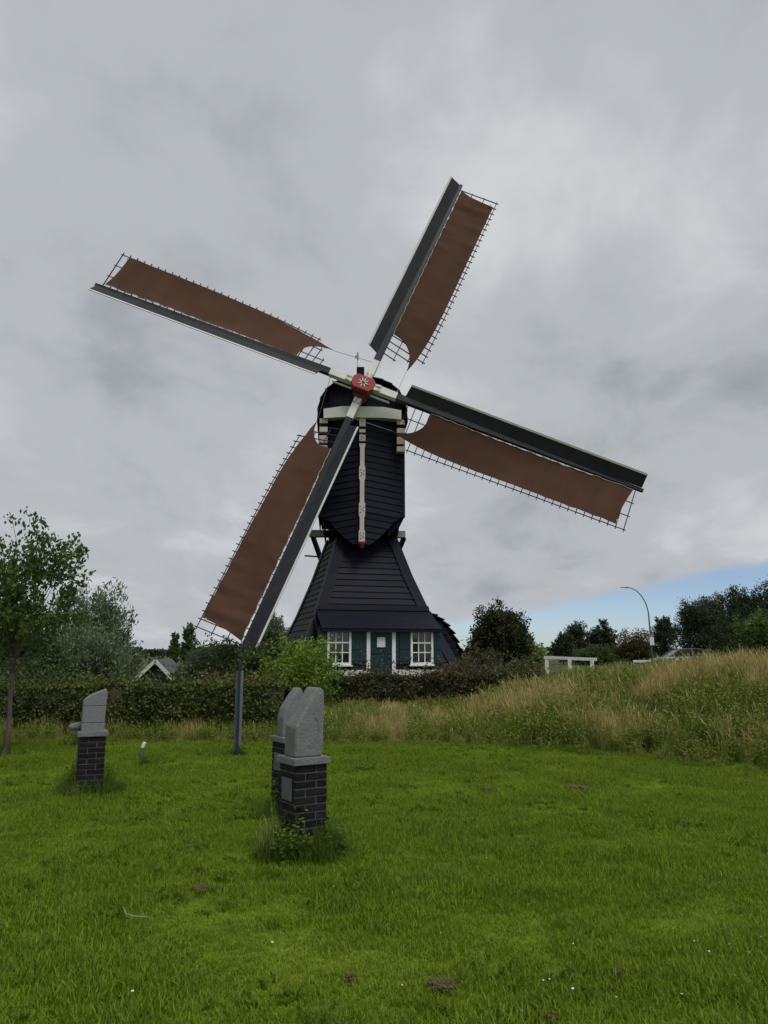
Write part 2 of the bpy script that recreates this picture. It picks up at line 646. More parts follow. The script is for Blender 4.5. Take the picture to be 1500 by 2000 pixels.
def wbox(mb, s0, s1, o0, o1, z0, z1):
    return mb.hexa([W(s0, o1, z0), W(s1, o1, z0), W(s1, o0, z0), W(s0, o0, z0), W(s0, o1, z1), W(s1, o1, z1), W(s1, o0, z1), W(s0, o0, z1)])


fw = MB()
wbox(fw, -2.62, 2.62, -0.6, -0.06, 0.74, 2.68)
for s_ in (-1, 1):     # cheeks back to the slope
    fw.hexa([W(s_ * 2.62, -0.05, 0.74), W(s_ * 2.60, -0.05, 0.74), W(s_ * 2.60, -1.3, 0.74), W(s_ * 2.62, -1.3, 0.74),
             W(s_ * 2.62, -0.05, 2.66), W(s_ * 2.60, -0.05, 2.66), W(s_ * 2.60, -1.3, 3.2), W(s_ * 2.62, -1.3, 3.2)])
front = fw.build('front_wall', 'tarred_core', mill, MO)


def wall_boards(s0, s1, z0, z1, material, n):
    hgt = (z1 - z0) / n
    for i in range(n):
        mb = MB()
        a = z0 + i * hgt
        mb.hexa([W(s0, 0.0, a), W(s1, 0.0, a), W(s1, -0.045, a), W(s0, -0.045, a),
                 W(s0, -0.022, a + hgt + .012), W(s1, -0.022, a + hgt + .012), W(s1, -0.05, a + hgt + .012), W(s0, -0.05, a + hgt + .012)])
        mb.build('wall_board', material, front, MO)


wall_boards(-2.62, -2.24, 0.98, 2.66, 'tarred_board', 9)
wall_boards(-1.24, -0.61, 1.32, 2.66, 'teal_paint', 7)
wall_boards(0.61, 1.24, 1.32, 2.66, 'teal_paint', 7)
wall_boards(2.24, 2.62, 0.98, 2.66, 'tarred_board', 9)
wall_boards(-1.24, -0.61, 0.98, 1.32, 'tarred_board', 2)
wall_boards(0.61, 1.24, 0.98, 1.32, 'tarred_board', 2)
wall_boards(-2.24, -1.24, 0.98, 1.14, 'tarred_board', 1)
wall_boards(1.24, 2.24, 0.98, 1.14, 'tarred_board', 1)
for s0_, s1_ in ((-2.66, -0.61), (0.61, 2.66)):
    wbox(MB(), s0_, s1_, -0.05, 0.02, 0.62, 0.96).build('plinth', 'plinth_plaster', mill, MO)

# eave: a board roof sloping out over the front wall
ev = MB()
ev.hexa([W(-2.50, 0.26, 2.60), W(2.56, 0.26, 2.60), W(2.56, 0.22, 2.56), W(-2.50, 0.22, 2.56),
         W(-2.48, -1.12, 3.42), W(2.48, -1.12, 3.42), W(2.48, -1.16, 3.36), W(-2.48, -1.16, 3.36)])
eave = ev.build('eave_roof', 'tarred_board', mill, MO)
mb = MB()
wbox(mb, -2.48, 2.54, 0.20, 0.245, 2.47, 2.575)
mb.build('eave_fascia', 'tarred_board', eave, MO)
mb = MB()
mb.hexa([W(-2.46, -1.0, 3.40), W(2.46, -1.0, 3.40), W(2.46, -1.08, 3.40), W(-2.46, -1.08, 3.40),
         W(-2.42, -1.06, 3.62), W(2.42, -1.06, 3.62), W(2.42, -1.12, 3.62), W(-2.42, -1.12, 3.62)])
mb.build('flashing_board', 'tarred_board', eave, MO)

# door
dm = MB()
wbox(dm, -0.46, 0.46, -0.055, -0.02, 0.80, 2.46)
door = dm.build('door', 'teal_paint', mill, MO)
for i in range(6):
    mb = MB()
    s0 = -0.46 + i * 0.1534
    wbox(mb, s0 + .004, s0 + .1494, -0.02, -0.006, 1.70, 2.45)
    mb.build('plank', 'teal_paint', door, MO)
    mb = MB()
    wbox(mb, s0 + .004, s0 + .1494, -0.02, -0.006, 0.82, 1.64)
    mb.build('plank', 'teal_paint', door, MO)
mb = MB()
wbox(mb, -0.46, 0.46, -0.02, 0.022, 1.61, 1.69)
mb.build('weather_bar', 'teal_paint', door, MO)
mb = MB()
wbox(mb, -0.175, 0.175, -0.006, 0.014, 1.86, 2.26)
tag(mb.build('notice_board', 'notice_card', door, MO), 'small pale notice board on the upper half of the door')
mb = MB()
for a_, b_, c_, d_ in ((-.175, .175, 2.26, 2.285), (-.175, .175, 1.835, 1.86), (-.2, -.175, 1.835, 2.285), (.175, .2, 1.835, 2.285)):
    wbox(mb, a_, b_, -0.006, 0.022, c_, d_)
mb.build('notice_frame', 'teal_paint', door, MO)
mb = MB()
wbox(mb, -0.61, -0.46, -0.05, 0.035, 0.66, 2.60)
wbox(mb, 0.46, 0.61, -0.05, 0.035, 0.66, 2.60)
wbox(mb, -0.46, 0.46, -0.05, 0.035, 2.46, 2.60)
mb.build('door_frame', 'white_joinery', door, MO)
mb = MB()
mb.tube([W(0.38, -0.006, 1.50), W(0.38, 0.05, 1.50), W(0.30, 0.05, 1.50)], 0.012, 6)
mb.build('door_handle', 'iron', door, MO)
mb = MB()
wbox(mb, -0.61, 0.61, -0.05, 0.2, 0.60, 0.74)
mb.build('door_step', 'weathered_wood', door, MO)

# windows and shutters
for sc in (-1.74, 1.74):
    mb = MB()
    z0, z1 = 1.16, 2.54
    hw = 0.49
    for a_, b_, c_, d_ in ((-hw, -hw + .09, z0, z1), (hw - .09, hw, z0, z1), (-hw + .09, hw - .09, z1 - .09, z1), (-hw + .09, hw - .09, z0, z0 + .09)):
        wbox(mb, sc + a_, sc + b_, -0.06, 0.045, c_, d_)
    win = mb.build('window', 'white_joinery', mill, MO)
    mb = MB()
    wbox(mb, sc - hw - .06, sc + hw + .06, -0.04, 0.10, z0 - .06, z0)
    mb.build('window_sill', 'white_joinery', win, MO)
    iw, x0 = 2 * (hw - .09), sc - hw + .09
    za, zb = z0 + .09, z1 - .09
    zsplit = [za, za + (zb - za) * .33, za + (zb - za) * .655, zb]
    for r in range(3):
        for c in range(3):
            mb = MB()
            wbox(mb, x0 + iw * c / 3 + .016, x0 + iw * (c + 1) / 3 - .016, -0.052, -0.04, zsplit[r] + .018, zsplit[r + 1] - .018)
            mb.build('pane', 'window_glass', win, MO)
    for c in (1, 2):
        mb = MB()
        wbox(mb, x0 + iw * c / 3 - .02, x0 + iw * c / 3 + .02, -0.045, -0.002, za, zb)
        mb.build('glazing_bar', 'white_joinery', win, MO)
    for r in (1, 2):
        mb = MB()
        wbox(mb, x0, x0 + iw, -0.045, 0.001 if r == 1 else 0.012, zsplit[r] - (.02 if r == 1 else .03), zsplit[r] + (.02 if r == 1 else .03))
        mb.build('glazing_bar', 'white_joinery', win, MO)
    for sd in (-1, 1):
        e0 = sc + sd * (hw + .02)
        e1 = sc + sd * (hw + .02 + (.46 if sd * sc < 0 else .36))
        mb = MB()
        a_, b_ = min(e0, e1), max(e0, e1)
        for k in range(3):
            w3 = (b_ - a_) / 3
            wbox(mb, a_ + k * w3 + .003, a_ + (k + 1) * w3 - .003, 0.005, 0.03, 1.20, 2.52)
        sh = mb.build('shutter', 'teal_paint', mill, MO)
        for zc_ in (1.36, 1.82, 2.34):
            mb = MB()
            wbox(mb, a_ + .01, b_ - .01, 0.03, 0.05, zc_ - .045, zc_ + .045)
            mb.build('ledge', 'teal_paint', sh, MO)

# --- lean-to wheel cover of stepped boards behind the right-hand corner
wc = MB()
nst = 9
prof = []
for i in range(nst + 1):
    a = pi / 2 * i / nst
    prof.append((2.6 + 1.95 * sin(a), 0.7 + 2.75 * cos(a)))
cover = MB()
for (xa, za), (xb, zb) in zip(prof[:-1], prof[1:]):
    cover.hexa([TT(2.3, -1.0, .66), TT(xb, -1.0, .66), TT(xb, 1.6, .66), TT(2.3, 1.6, .66),
                TT(2.3, -1.0, zb - .04), TT(xb - .05, -1.0, zb - .04), TT(xb - .05, 1.6, zb - .04), TT(2.3, 1.6, zb - .04)])
cover = cover.build('wheel_cover', 'tarred_core', mill, MO)
for (xa, za), (xb, zb) in zip(prof[:-1], prof[1:]):
    mb = MB()
    mb.hexa([TT(xa - .02, -1.12, za - .03), TT(xb + .10, -1.12, zb - .0), TT(xb + .10, 1.7, zb - .0), TT(xa - .02, 1.7, za - .03),
             TT(xa - .02, -1.12, za + .015), TT(xb + .10, -1.12, zb + .06), TT(xb + .10, 1.7, zb + .06), TT(xa - .02, 1.7, za + .015)])
    mb.build('cover_board', 'tarred_board', cover, MO)
for i in range(9):
    mb = MB()
    za = .7 + i * .29
    xw = 2.6 + 1.95 * math.sqrt(max(0, 1 - ((za + .29 - .7) / 2.75) ** 2)) - .02
    mb.hexa([TT(2.35, -1.06, za), TT(xw, -1.06, za), TT(xw, -1.02, za), TT(2.35, -1.02, za),
             TT(2.35, -1.03, za + .3), TT(xw, -1.03, za + .3), TT(xw, -1.0, za + .3), TT(2.35, -1.0, za + .3)])
    mb.build('cover_board', 'tarred_board', cover, MO)

# --- upper house: prow-shaped breast of lapped boards, side walls, apron
BW, BF, BR = 1.88, -1.85, 2.45
hb = MB()
hb.hexa([TB(-BW + .06, BF + .1, 7.62), TB(BW - .06, BF + .1, 7.62), TB(BW - .06, BR, 7.62), TB(-BW + .06, BR, 7.62),
         TB(-BW + .06, BF + .1, 12.2), TB(BW - .06, BF + .1, 12.2), TB(BW - .06, BR, 12.2), TB(-BW + .06, BR, 12.2)])
hb.hexa([TB(-1.45, BF + .3, 6.72), TB(1.45, BF + .3, 6.72), TB(1.45, BR - .2, 6.72), TB(-1.45, BR - .2, 6.72),
         TB(-1.45, BF + .3, 7.64), TB(1.45, BF + .3, 7.64), TB(1.45, BR - .2, 7.64), TB(-1.45, BR - .2, 7.64)])
house = hb.build('upper_house', 'tarred_core', mill, MO)
PROW, SLOPE = 0.36, 0.15


def prow(u, o, z):        # point on the breast: u across, o outward; boards fall away from the middle
    k = max(0.0, 1 - abs(u) / BW)
    return TB(u, BF - PROW * k - o, z - SLOPE * abs(u))


def bwid(z):              # half-width of the breast at a (middle) height
    return float(np.interp(z, [6.28, 6.6, 7.05, 7.5, 7.85, 8.0], [0.34, 0.72, 1.10, 1.42, 1.88, 1.88]))


zb_ = 6.28
while zb_ < 11.85:
    z0, z1 = zb_, min(zb_ + .315, 12.2)
    for sd in (-1, 1):
        j = rng.uniform(-.006, .006)
        w0, w1 = bwid(z0), bwid(z1)
        a_ = [prow(sd * .02, .05 + j, z0), prow(sd * w0, .05 + j, z0 + rng.uniform(-.012, .012)), prow(sd * w0, .015, z0), prow(sd * .02, .015, z0),
              prow(sd * .02, .012, z1), prow(sd * w1, .012, z1), prow(sd * w1, -.02, z1), prow(sd * .02, -.02, z1)]
        if sd < 0:
            a_ = [a_[1], a_[0], a_[3], a_[2], a_[5], a_[4], a_[7], a_[6]]
        MB().hexa(a_).build('breast_board', 'tarred_board', house, MO)
    zb_ += 0.285
for sd in (-1, 1):
    for i in range(15):
        z0 = 7.55 + i * .3
        z1 = z0 + .33
        MB().hexa([TB(sd * (BW + .03), BF, z0), TB(sd * (BW + .03), BR, z0), TB(sd * (BW - .01), BR, z0), TB(sd * (BW - .01), BF, z0),
                   TB(sd * BW, BF, z1), TB(sd * BW, BR, z1), TB(sd * (BW - .03), BR, z1), TB(sd * (BW - .03), BF, z1)]).build('side_board', 'tarred_board', house, MO)
    # apron boards hanging under the house, uneven lower ends
    yy = BF + .15
    while yy < BR - .3:
        wd = rng.uniform(.2, .34)
        zz0 = 6.72 + rng.uniform(-.08, .22)
        MB().hexa([TB(sd * 1.62, yy, zz0), TB(sd * 1.62, yy + wd - .02, zz0), TB(sd * 1.56, yy + wd - .02, zz0), TB(sd * 1.56, yy, zz0),
                   TB(sd * 1.74, yy, 7.7), TB(sd * 1.74, yy + wd - .02, 7.7), TB(sd * 1.70, yy + wd - .02, 7.7), TB(sd * 1.70, yy, 7.7)]).build('apron_board', 'tarred_board', house, MO)
        yy += wd
    # apron boards in the front, beside the beard of the breast
    for k in range(3):
        u0 = 1.16 + k * .17
        zz0 = 6.74 + .13 * k + rng.uniform(-.06, .05)
        MB().hexa([TB(sd * u0, BF + .1, zz0), TB(sd * (u0 + .15), BF + .1, zz0 + .04), TB(sd * (u0 + .15), BF + .14, zz0 + .04), TB(sd * u0, BF + .14, zz0),
                   TB(sd * u0, BF + .06, 7.72), TB(sd * (u0 + .15), BF + .06, 7.72), TB(sd * (u0 + .15), BF + .1, 7.72), TB(sd * u0, BF + .1, 7.72)]).build('apron_board', 'tarred_board', house, MO)
    MB().hexa([TB(sd * (BW + .035), BF - .04, 7.5), TB(sd * (BW + .035), BF + .12, 7.5), TB(sd * (BW + .0), BF + .12, 7.5), TB(sd * (BW - .1), BF - .06, 7.5),
               TB(sd * (BW + .035), BF - .04, 11.9), TB(sd * (BW + .035), BF + .12, 11.9), TB(sd * (BW + .0), BF + .12, 11.9), TB(sd * (BW - .1), BF - .06, 11.9)]).build('corner_board', 'tarred_board', house, MO)

# decorated middle post of the breast
pb = MB()
zp = [(11.90, .14), (11.60, .14), (11.58, .135), (10.62, .135), (10.50, .095), (9.72, .095), (9.62, .135), (9.12, .135), (9.02, .095),
      (8.08, .095), (8.02, .135), (7.48, .135), (7.40, .095), (6.86, .095), (6.80, .135), (6.34, .135)]
for (za, wa), (zb2, wb) in zip(zp[:-1], zp[1:]):
    pb.hexa([TB(-wb, BF - PROW - .15, zb2), TB(wb, BF - PROW - .15, zb2), TB(wb, BF - PROW + .02, zb2), TB(-wb, BF - PROW + .02, zb2),
             TB(-wa, BF - PROW - .15, za), TB(wa, BF - PROW - .15, za), TB(wa, BF - PROW + .02, za), TB(-wa, BF - PROW + .02, za)])
post = pb.build('middle_post', 'pink_white_paint', mill, MO)
for zc_, hh in ((11.42, .06), (11.16, .045), (10.76, .05)):
    mb = MB()
    mb.box((0, 0, 0), (0.01, 0.01, 0.01))
    mb.v, mb.f = [], []
    mb.hexa([TB(-.155, BF - PROW - .156, zc_ - hh), TB(.155, BF - PROW - .156, zc_ - hh), TB(.155, BF - PROW, zc_ - hh), TB(-.155, BF - PROW, zc_ - hh),
             TB(-.155, BF - PROW - .156, zc_ + hh), TB(.155, BF - PROW - .156, zc_ + hh), TB(.155, BF - PROW, zc_ + hh), TB(-.155, BF - PROW, zc_ + hh)])
    mb.build('dark_band', 'tarred_core', post, MO)
for zc_ in (11.0, 9.36, 7.74, 6.58):       # small carved scrolls on the wide blocks
    mb = MB()
    for k in range(5):
        uu = (-.07, .07, -.03, .05, -.06)[k]
        zz = zc_ + (.14, .10, .02, -.05, -.12)[k]
        mb.hexa([TB(uu - .035, BF - PROW - .158, zz - .02), TB(uu + .035, BF - PROW - .158, zz - .02), TB(uu + .035, BF - PROW - .148, zz - .02), TB(uu - .035, BF - PROW - .148, zz - .02),
                 TB(uu - .02, BF - PROW - .158, zz + .025), TB(uu + .04, BF - PROW - .158, zz + .025), TB(uu + .04, BF - PROW - .148, zz + .025), TB(uu - .02, BF - PROW - .148, zz + .025)])
    mb.build('scroll_carving', 'grey_varnish', post, MO)
mb = MB()
c0 = Vector(TB(0, BF - PROW - .07, 0))
mb.tube([c0 + Vector((0, 0, z)) for z in (6.34, 6.30, 6.24, 6.18, 6.12, 6.06, 6.01)], [.155, .17, .165, .10, .11, .07, .015], 12)
mb.build('post_finial', 'dark_red_paint', post, MO, smooth=True)

# breast beam and the striped corner blocks
mb = MB()
for (u0, u1, d0, d1, h0, h1) in ((-1.72, -.9, 11.80, 11.86, 12.22, 12.36), (-.9, .9, 11.86, 11.86, 12.36, 12.36), (.9, 1.72, 11.86, 11.80, 12.36, 12.22)):
    mb.hexa([TB(u0, BF - .62, d0), TB(u1, BF - .62, d1), TB(u1, BF - .05, d1), TB(u0, BF - .05, d0),
             TB(u0, BF - .62, h0), TB(u1, BF - .62, h1), TB(u1, BF - .05, h1), TB(u0, BF - .05, h0)])
beam_ = mb.build('breast_beam', 'white_paint', mill, MO)
for sd in (-1, 1):
    mb = MB()
    mb.hexa([TB(sd * 1.52, BF - .30, 10.55), TB(sd * 1.86, BF - .30, 10.55), TB(sd * 1.86, BF - .02, 10.55), TB(sd * 1.52, BF - .02, 10.55),
             TB(sd * 1.52, BF - .38, 11.82), TB(sd * 1.86, BF - .38, 11.82), TB(sd * 1.86, BF - .02, 11.82), TB(sd * 1.52, BF - .02, 11.82)])
    cp = mb.build('corner_post', 'tarred_core', mill, MO)
    for k, (za, zb2) in enumerate(((11.62, 11.84), (11.22, 11.46), (10.72, 11.06), (10.38, 10.62))):
        MB().hexa([TB(sd * 1.53, BF - .43, za), TB(sd * 1.90, BF - .43, za), TB(sd * 1.90, BF - .0, za), TB(sd * 1.53, BF - .0, za),
                   TB(sd * 1.53, BF - .43, zb2), TB(sd * 1.90, BF - .43, zb2), TB(sd * 1.90, BF - .0, zb2), TB(sd * 1.53, BF - .0, zb2)]).build('white_block', 'pink_white_paint', cp, MO, bevel=.02)

# cap: arched roof of lapped boards, front gable
arch = [(1.96, 11.72), (1.95, 12.25), (1.84, 12.72), (1.62, 13.13), (1.28, 13.44), (.88, 13.63), (.44, 13.74), (0.0, 13.78)]
gb = MB()
pts = [TB(u * .96, BF - .12, z - .04) for u, z in arch] + [TB(-u * .96, BF - .12, z - .04) for u, z in arch[-2::-1]]
pts2 = [TB(u * .96, BR, z - .04) for u, z in arch] + [TB(-u * .96, BR, z - .04) for u, z in arch[-2::-1]]
n_ = len(pts)
gb.poly(pts + pts2, [tuple(range(n_)), tuple(range(2 * n_ - 1, n_ - 1, -1))] + [(i, (i + 1) % n_, n_ + (i + 1) % n_, n_ + i) for i in range(n_)])
cap = gb.build('cap', 'tarred_core', mill, MO)
for sd in (-1, 1):
    for i, ((ua, za), (ub, zb2)) in enumerate(zip(arch[:-1], arch[1:])):
        d = Vector((ub - ua, 0, zb2 - za)).normalized()
        nrm = Vector((-d.z, 0, d.x))
        if nrm.x < 0:
            nrm = -nrm
        y0 = BF - .62 + rng.uniform(-.03, .03)
        a_ = (ua + nrm.x * .05 - d.x * .03, za + nrm.z * .05 - d.z * .03)
        b_ = (ub + nrm.x * .015 + d.x * .05, zb2 + nrm.z * .015 + d.z * .05)
        th_ = .035
        MB().poly([TB(sd * a_[0], y0, a_[1]), TB(sd * b_[0], y0, b_[1]), TB(sd * (b_[0] - nrm.x * th_), y0, b_[1] - nrm.z * th_), TB(sd * (a_[0] - nrm.x * th_), y0, a_[1] - nrm.z * th_),
                   TB(sd * a_[0], BR + .3, a_[1]), TB(sd * b_[0], BR + .3, b_[1]), TB(sd * (b_[0] - nrm.x * th_), BR + .3, b_[1] - nrm.z * th_), TB(sd * (a_[0] - nrm.x * th_), BR + .3, a_[1] - nrm.z * th_)],
                  [(0, 1, 2, 3), (7, 6, 5, 4), (0, 4, 5, 1), (1, 5, 6, 2), (2, 6, 7, 3), (3, 7, 4, 0)]).build('roof_board', 'tarred_board', cap, MO)
for k in range(-5, 6):      # upright boards of the gable
    u0 = k * .33
    zt = float(np.interp(abs(u0) + .16, [0, .44, .88, 1.28, 1.62, 1.84, 1.95], [13.70, 13.66, 13.55, 13.36, 13.05, 12.64, 12.2]))
    MB().hexa([TB(u0 - .16, BF - .17 - .012 * (k % 2), 12.3), TB(u0 + .16, BF - .17 - .012 * (k % 2), 12.3), TB(u0 + .16, BF - .125, 12.3), TB(u0 - .16, BF - .125, 12.3),
               TB(u0 - .16, BF - .17 - .012 * (k % 2), zt), TB(u0 + .16, BF - .17 - .012 * (k % 2), zt), TB(u0 + .16, BF - .125, zt), TB(u0 - .16, BF - .125, zt)]).build('gable_board', 'tarred_board', cap, MO)
mb = MB()
mb.hexa([TB(-.27, BF - .55, 13.74), TB(.07, BF - .55, 13.74), TB(.07, BF - .2, 13.74), TB(-.27, BF - .2, 13.74),
         TB(-.27, BF - .55, 14.24), TB(.07, BF - .55, 14.24), TB(.07, BF - .2, 14.24), TB(-.27, BF - .2, 14.24)])
blk = mb.build('ridge_block', 'tarred_core', mill, MO, bevel=.02)
mb = MB()
c0 = Vector(TB(-.24, BF - .38, 0))
mb.tube([c0 + Vector((0, 0, 14.2)), c0 + Vector((0, 0, 15.0))], .014, 6)
mb.poly([c0 + Vector(q) for q in ((-.11, 0, 14.72), (.05, 0.004, 14.60), (.06, 0, 14.86), (.02, .004, 15.02), (-.02, 0, 14.86), (-.13, .004, 14.80))], [(0, 1, 2, 3, 4, 5)])
mb.build('wind_vane', 'weathered_wood', blk, MO)

# tail: cross beam, braces, tail pole
mb = MB()
mb.hexa([TB(-2.42, 2.2, 7.22), TB(2.30, 2.2, 7.22), TB(2.30, 2.55, 7.22), TB(-2.42, 2.55, 7.22),
         TB(-2.42, 2.2, 7.56), TB(2.30, 2.2, 7.56), TB(2.30, 2.55, 7.56), TB(-2.42, 2.55, 7.56)])
mb.build('tail_beam', 'weathered_wood', mill, MO, bevel=.02)
tail_end = TB(0.0, 7.4, 1.4)
mb = MB()
mb.beam(TB(0, 2.3, 7.0), tail_end, .34, .36)
tp = mb.build('tail_pole', 'tarred_board', mill, MO)
for sd in (-1, 1):
    mb = MB()
    mb.beam(TB(sd * 2.24, 2.4, 7.24), TB(sd * .2, 6.9, 1.95), .19, .19)
    mb.build('tail_brace', 'tarred_board', mill, MO)
    mb = MB()
    mb.beam(TB(sd * 2.2 - .45, 2.75, 6.35), TB(sd * 2.2 + .35 * -sd, 2.8, 6.30), .07, .07)
    mb.build('brace_cleat', 'tarred_board', mill, MO)

# --- rotor
YAW, TILT, PH = rad(3.6), rad(10.7), rad(22.2)
Hb = Vector((-0.914, 32.2, 13.207))
Nn = Vector((sin(YAW) * cos(TILT), -cos(YAW) * cos(TILT), sin(TILT)))
E1 = Vector((cos(YAW), sin(YAW), 0))
E2 = E1.cross(Nn) * -1
E2 = E2 if E2.z > 0 else -E2
shaft = MB()
shaft.tube([Hb + Nn * .1, Hb - Nn * 1.6], [.34, .30], 10)
shaft.build('wind_shaft', 'dark_red_paint', mill, MO, smooth=False)


def axes(k, dph=0.0):
    a = PH + dph + k * pi / 2
    return E1 * sin(a) + E2 * cos(a), E1 * cos(a) - E2 * sin(a)


uR, vR = axes(1, rad(.2))
uU, vU = axes(0)


def oct_block(mb, c, ax, ay, hx, hy, n0, n1, ch):
    ring = [(-hx + ch, -hy), (hx - ch, -hy), (hx, -hy + ch), (hx, hy - ch), (hx - ch, hy), (-hx + ch, hy), (-hx, hy - ch), (-hx, -hy + ch)]
    P = [c + ax * x + ay * y + Nn * n0 for x, y in ring] + [c + ax * x + ay * y + Nn * n1 for x, y in ring]
    return mb.poly(P, [tuple(range(7, -1, -1)), tuple(range(8, 16))] + [(i, (i + 1) % 8, 8 + (i + 1) % 8, 8 + i) for i in range(8)])


OFF = {0: -.38, 1: .06, 2: -.38, 3: .06}
mb = MB()
oct_block(mb, Hb, uR, vR, .52, .34, -.17, .26, .17)
poll = mb.build('poll_end', 'red_paint', mill, MO, bevel=.025)
mb = MB()
oct_block(mb, Hb, uU, vU, .56, .33, -.62, -.18, .14)
mb.build('poll_end', 'dark_red_paint', mill, MO, bevel=.025)
mb = MB()
R0, R1 = .075, .30
ring = []
for i in range(16):
    a = pi * i / 8 + .2
    r = R1 if i % 2 == 0 else R0
    ring.append(Hb + Nn * .263 + (E1 * cos(a) + E2 * sin(a)) * r)
ring2 = [p + Nn * .02 for p in ring]
mb.poly(ring + ring2, [tuple(range(15, -1, -1)), tuple(range(16, 32))] + [(i, (i + 1) % 16, 16 + (i + 1) % 16, 16 + i) for i in range(16)])
star = mb.build('star_emblem', 'white_paint', poll, MO)
mb = MB()
mb.tube([Hb + Nn * .28, Hb + Nn * .305, Hb + Nn * .32], [.085, .08, .03], 12)
mb.build('star_boss', 'grey_varnish', star, MO)

RS = {0: 12.86, 1: 12.84, 2: 12.62, 3: 13.02}
DPH = {0: rad(.55), 1: rad(.15), 2: rad(-.1), 3: rad(-.3)}


def twist(r):
    return rad(float(np.interp(r, [1.8, 3.0, 5.0, 8.0, 13.0], [25, 21, 13, 6, 0])))


for k in range(4):
    u, v = axes(k, DPH[k])
    R = RS[k]
    base = Hb + Nn * OFF[k]

    def Pt(r, w, o=0.0, u=u, v=v, base=base):
        tw = twist(r)
        vd = v * cos(tw) - Nn * sin(tw)
        nd = Nn * cos(tw) + v * sin(tw)
        return base + u * r + vd * w + nd * o
    mb = MB()
    mb.beam(base + u * 1.55, base + u * (R + .03), .30, .27, up=Nn, w2=.15, h2=.13)
    sail = mb.build('sail', 'stock_paint', mill, MO, bevel=.012)
    mb = MB()
    mb.beam(base + u * .30, base + u * 1.58, .345, .31, up=Nn, w2=.325, h2=.29)
    mb.build('stock_root', 'white_paint', sail, MO, bevel=.012)
    for s_ in (-1, 1):
        mb = MB()
        mb.beam(base + u * .50 + v * .11 * s_ + Nn * .12, base + u * .80 + v * .10 * s_ + Nn * .2, .10, .09, up=Nn)
        mb.build('wedge', 'white_paint', sail, MO, bevel=.012)
    if k in (1, 3):
        mb = MB()
        s_ = 1 if k == 1 else -1
        mb.beam(base + u * .45 + v * .28 * s_ - Nn * .2, base + u * 1.35 + v * .28 * s_ - Nn * .2, .07, .07, up=Nn)
        mb.build('stay_bar', 'white_paint', sail, MO)
    # wind boards on the leading side, tilted into the wind
    lead = (-v * cos(rad(33)) + Nn * sin(rad(33)))
    ln = (Nn * cos(rad(33)) + v * sin(rad(33)))
    r0, r1 = 1.92, R - .08
    nb_ = 5
    for i in range(nb_):
        a_ = r0 + (r1 - r0) * i / nb_
        b_ = r0 + (r1 - r0) * (i + 1) / nb_ - .0006
        wd = .56
        o0 = base - v * .06 + Nn * .10
        P_ = []
        for rr, sh_ in ((a_, .0), (b_, .0)):
            P_ += [o0 + u * rr, o0 + u * (rr + (.10 if (i == 0 and rr == a_) else 0)) + lead * wd, o0 + u * (rr + (.10 if (i == 0 and rr == a_) else 0)) + lead * wd - ln * .03, o0 + u * rr - ln * .03]
        MB().poly(P_, [(0, 1, 2, 3), (7, 6, 5, 4), (0, 4, 5, 1), (1, 5, 6, 2), (2, 6, 7, 3), (3, 7, 4, 0)]).build('wind_board', 'stock_paint', sail, MO)
        mb = MB()
        q0 = o0 + lead * (wd + .045)
        mb.beam(q0 + u * (a_ + (.1 if i == 0 else 0)), q0 + u * (b_ - .0), .085, .035, up=ln)
        mb.build('edge_strip', 'white_paint', sail, MO)
    # lattice: cross bars and three long laths
    WL = 2.0
    nbar = 31
    for i in range(nbar):
        r = 2.18 + i * (R - .28 - 2.18) / (nbar - 1)
        we = (.80, 1.44)[i] if i < 2 else WL + .11
        mb = MB()
        mb.beam(Pt(r, -.05, -.02), Pt(r, we, -.02), .034, .045, up=Nn)
        mb.build('cross_bar', 'stock_paint', sail, MO)
    for j, (w_, rs) in enumerate(((.70, 2.12), (1.34, 2.46), (WL, 2.78))):
        mb = MB()
        rr = np.linspace(rs, R - .18, 11)
        for a_, b_ in zip(rr[:-1], rr[1:]):
            mb.beam(Pt(a_ - .002, w_, -.055), Pt(b_ + .002, w_, -.055), .034, .03, up=Nn)
        mb.build('long_lath', 'stock_paint', sail, MO)
    # canvas
    nr, nq = 60, 14
    rows = []
    srng = random.Random(40 + k)
    ph1, ph2 = srng.uniform(0, 6), srng.uniform(0, 6)
    for i in range(nr + 1):
        tt = i / nr
        row = []
        for q_ in range(nq + 1):
            q = q_ / nq
            ra = 3.25 - 1.30 * q ** 3.0
            rb = R - .40 - .28 * q - .06 * sin(pi * q)
            r = ra + (rb - ra) * tt
            wo = 1.95 - .50 * math.exp(-(r - 1.95) / 1.5) - .05 * sin(pi * (r - 2) / (R - 2))
            wi = .115 + .035 * abs(sin(r * 5.2)) + (.10 * sin(pi * (r - 3) / (R - 3)) if k == 1 else 0)
            w_ = wi + (wo - wi) * q
            sag = .04 + (.036 * sin(r * 6.3 + ph1 + q * 1.6) + .022 * sin(r * 11.7 + ph2 - q * 2.3)) * (0.25 + .75 * sstep(R - 6.0, R - 1.5, r)) + .02 * sin(r * 1.7 + ph2) - .10 * sin(pi * q) * sin(pi * min(1, max(0, tt)))
            row.append(Pt(r, w_, max(sag, -.02) + .06))
        rows.append(row)
    mb = MB()
    mb.grid(rows)
    cl = mb.build('sail_canvas', 'sail_cloth', sail, MO, smooth=True, fix=False)
    mb = MB()
    mb.tube([rows[i][0] + Nn * .012 for i in range(0, nr + 1)], .013, 5)
    mb.build('bolt_rope', 'rope', sail, MO)
    mb = MB()
    cc = Pt(R - .66, 1.78, .12)
    mb.tube([cc, cc + Nn * .02], .05, 10)
    mb.build('corner_ring', 'rope', sail, MO)
    u2, v2 = axes(k + 1, DPH[(k + 1) % 4])
    mb = MB()
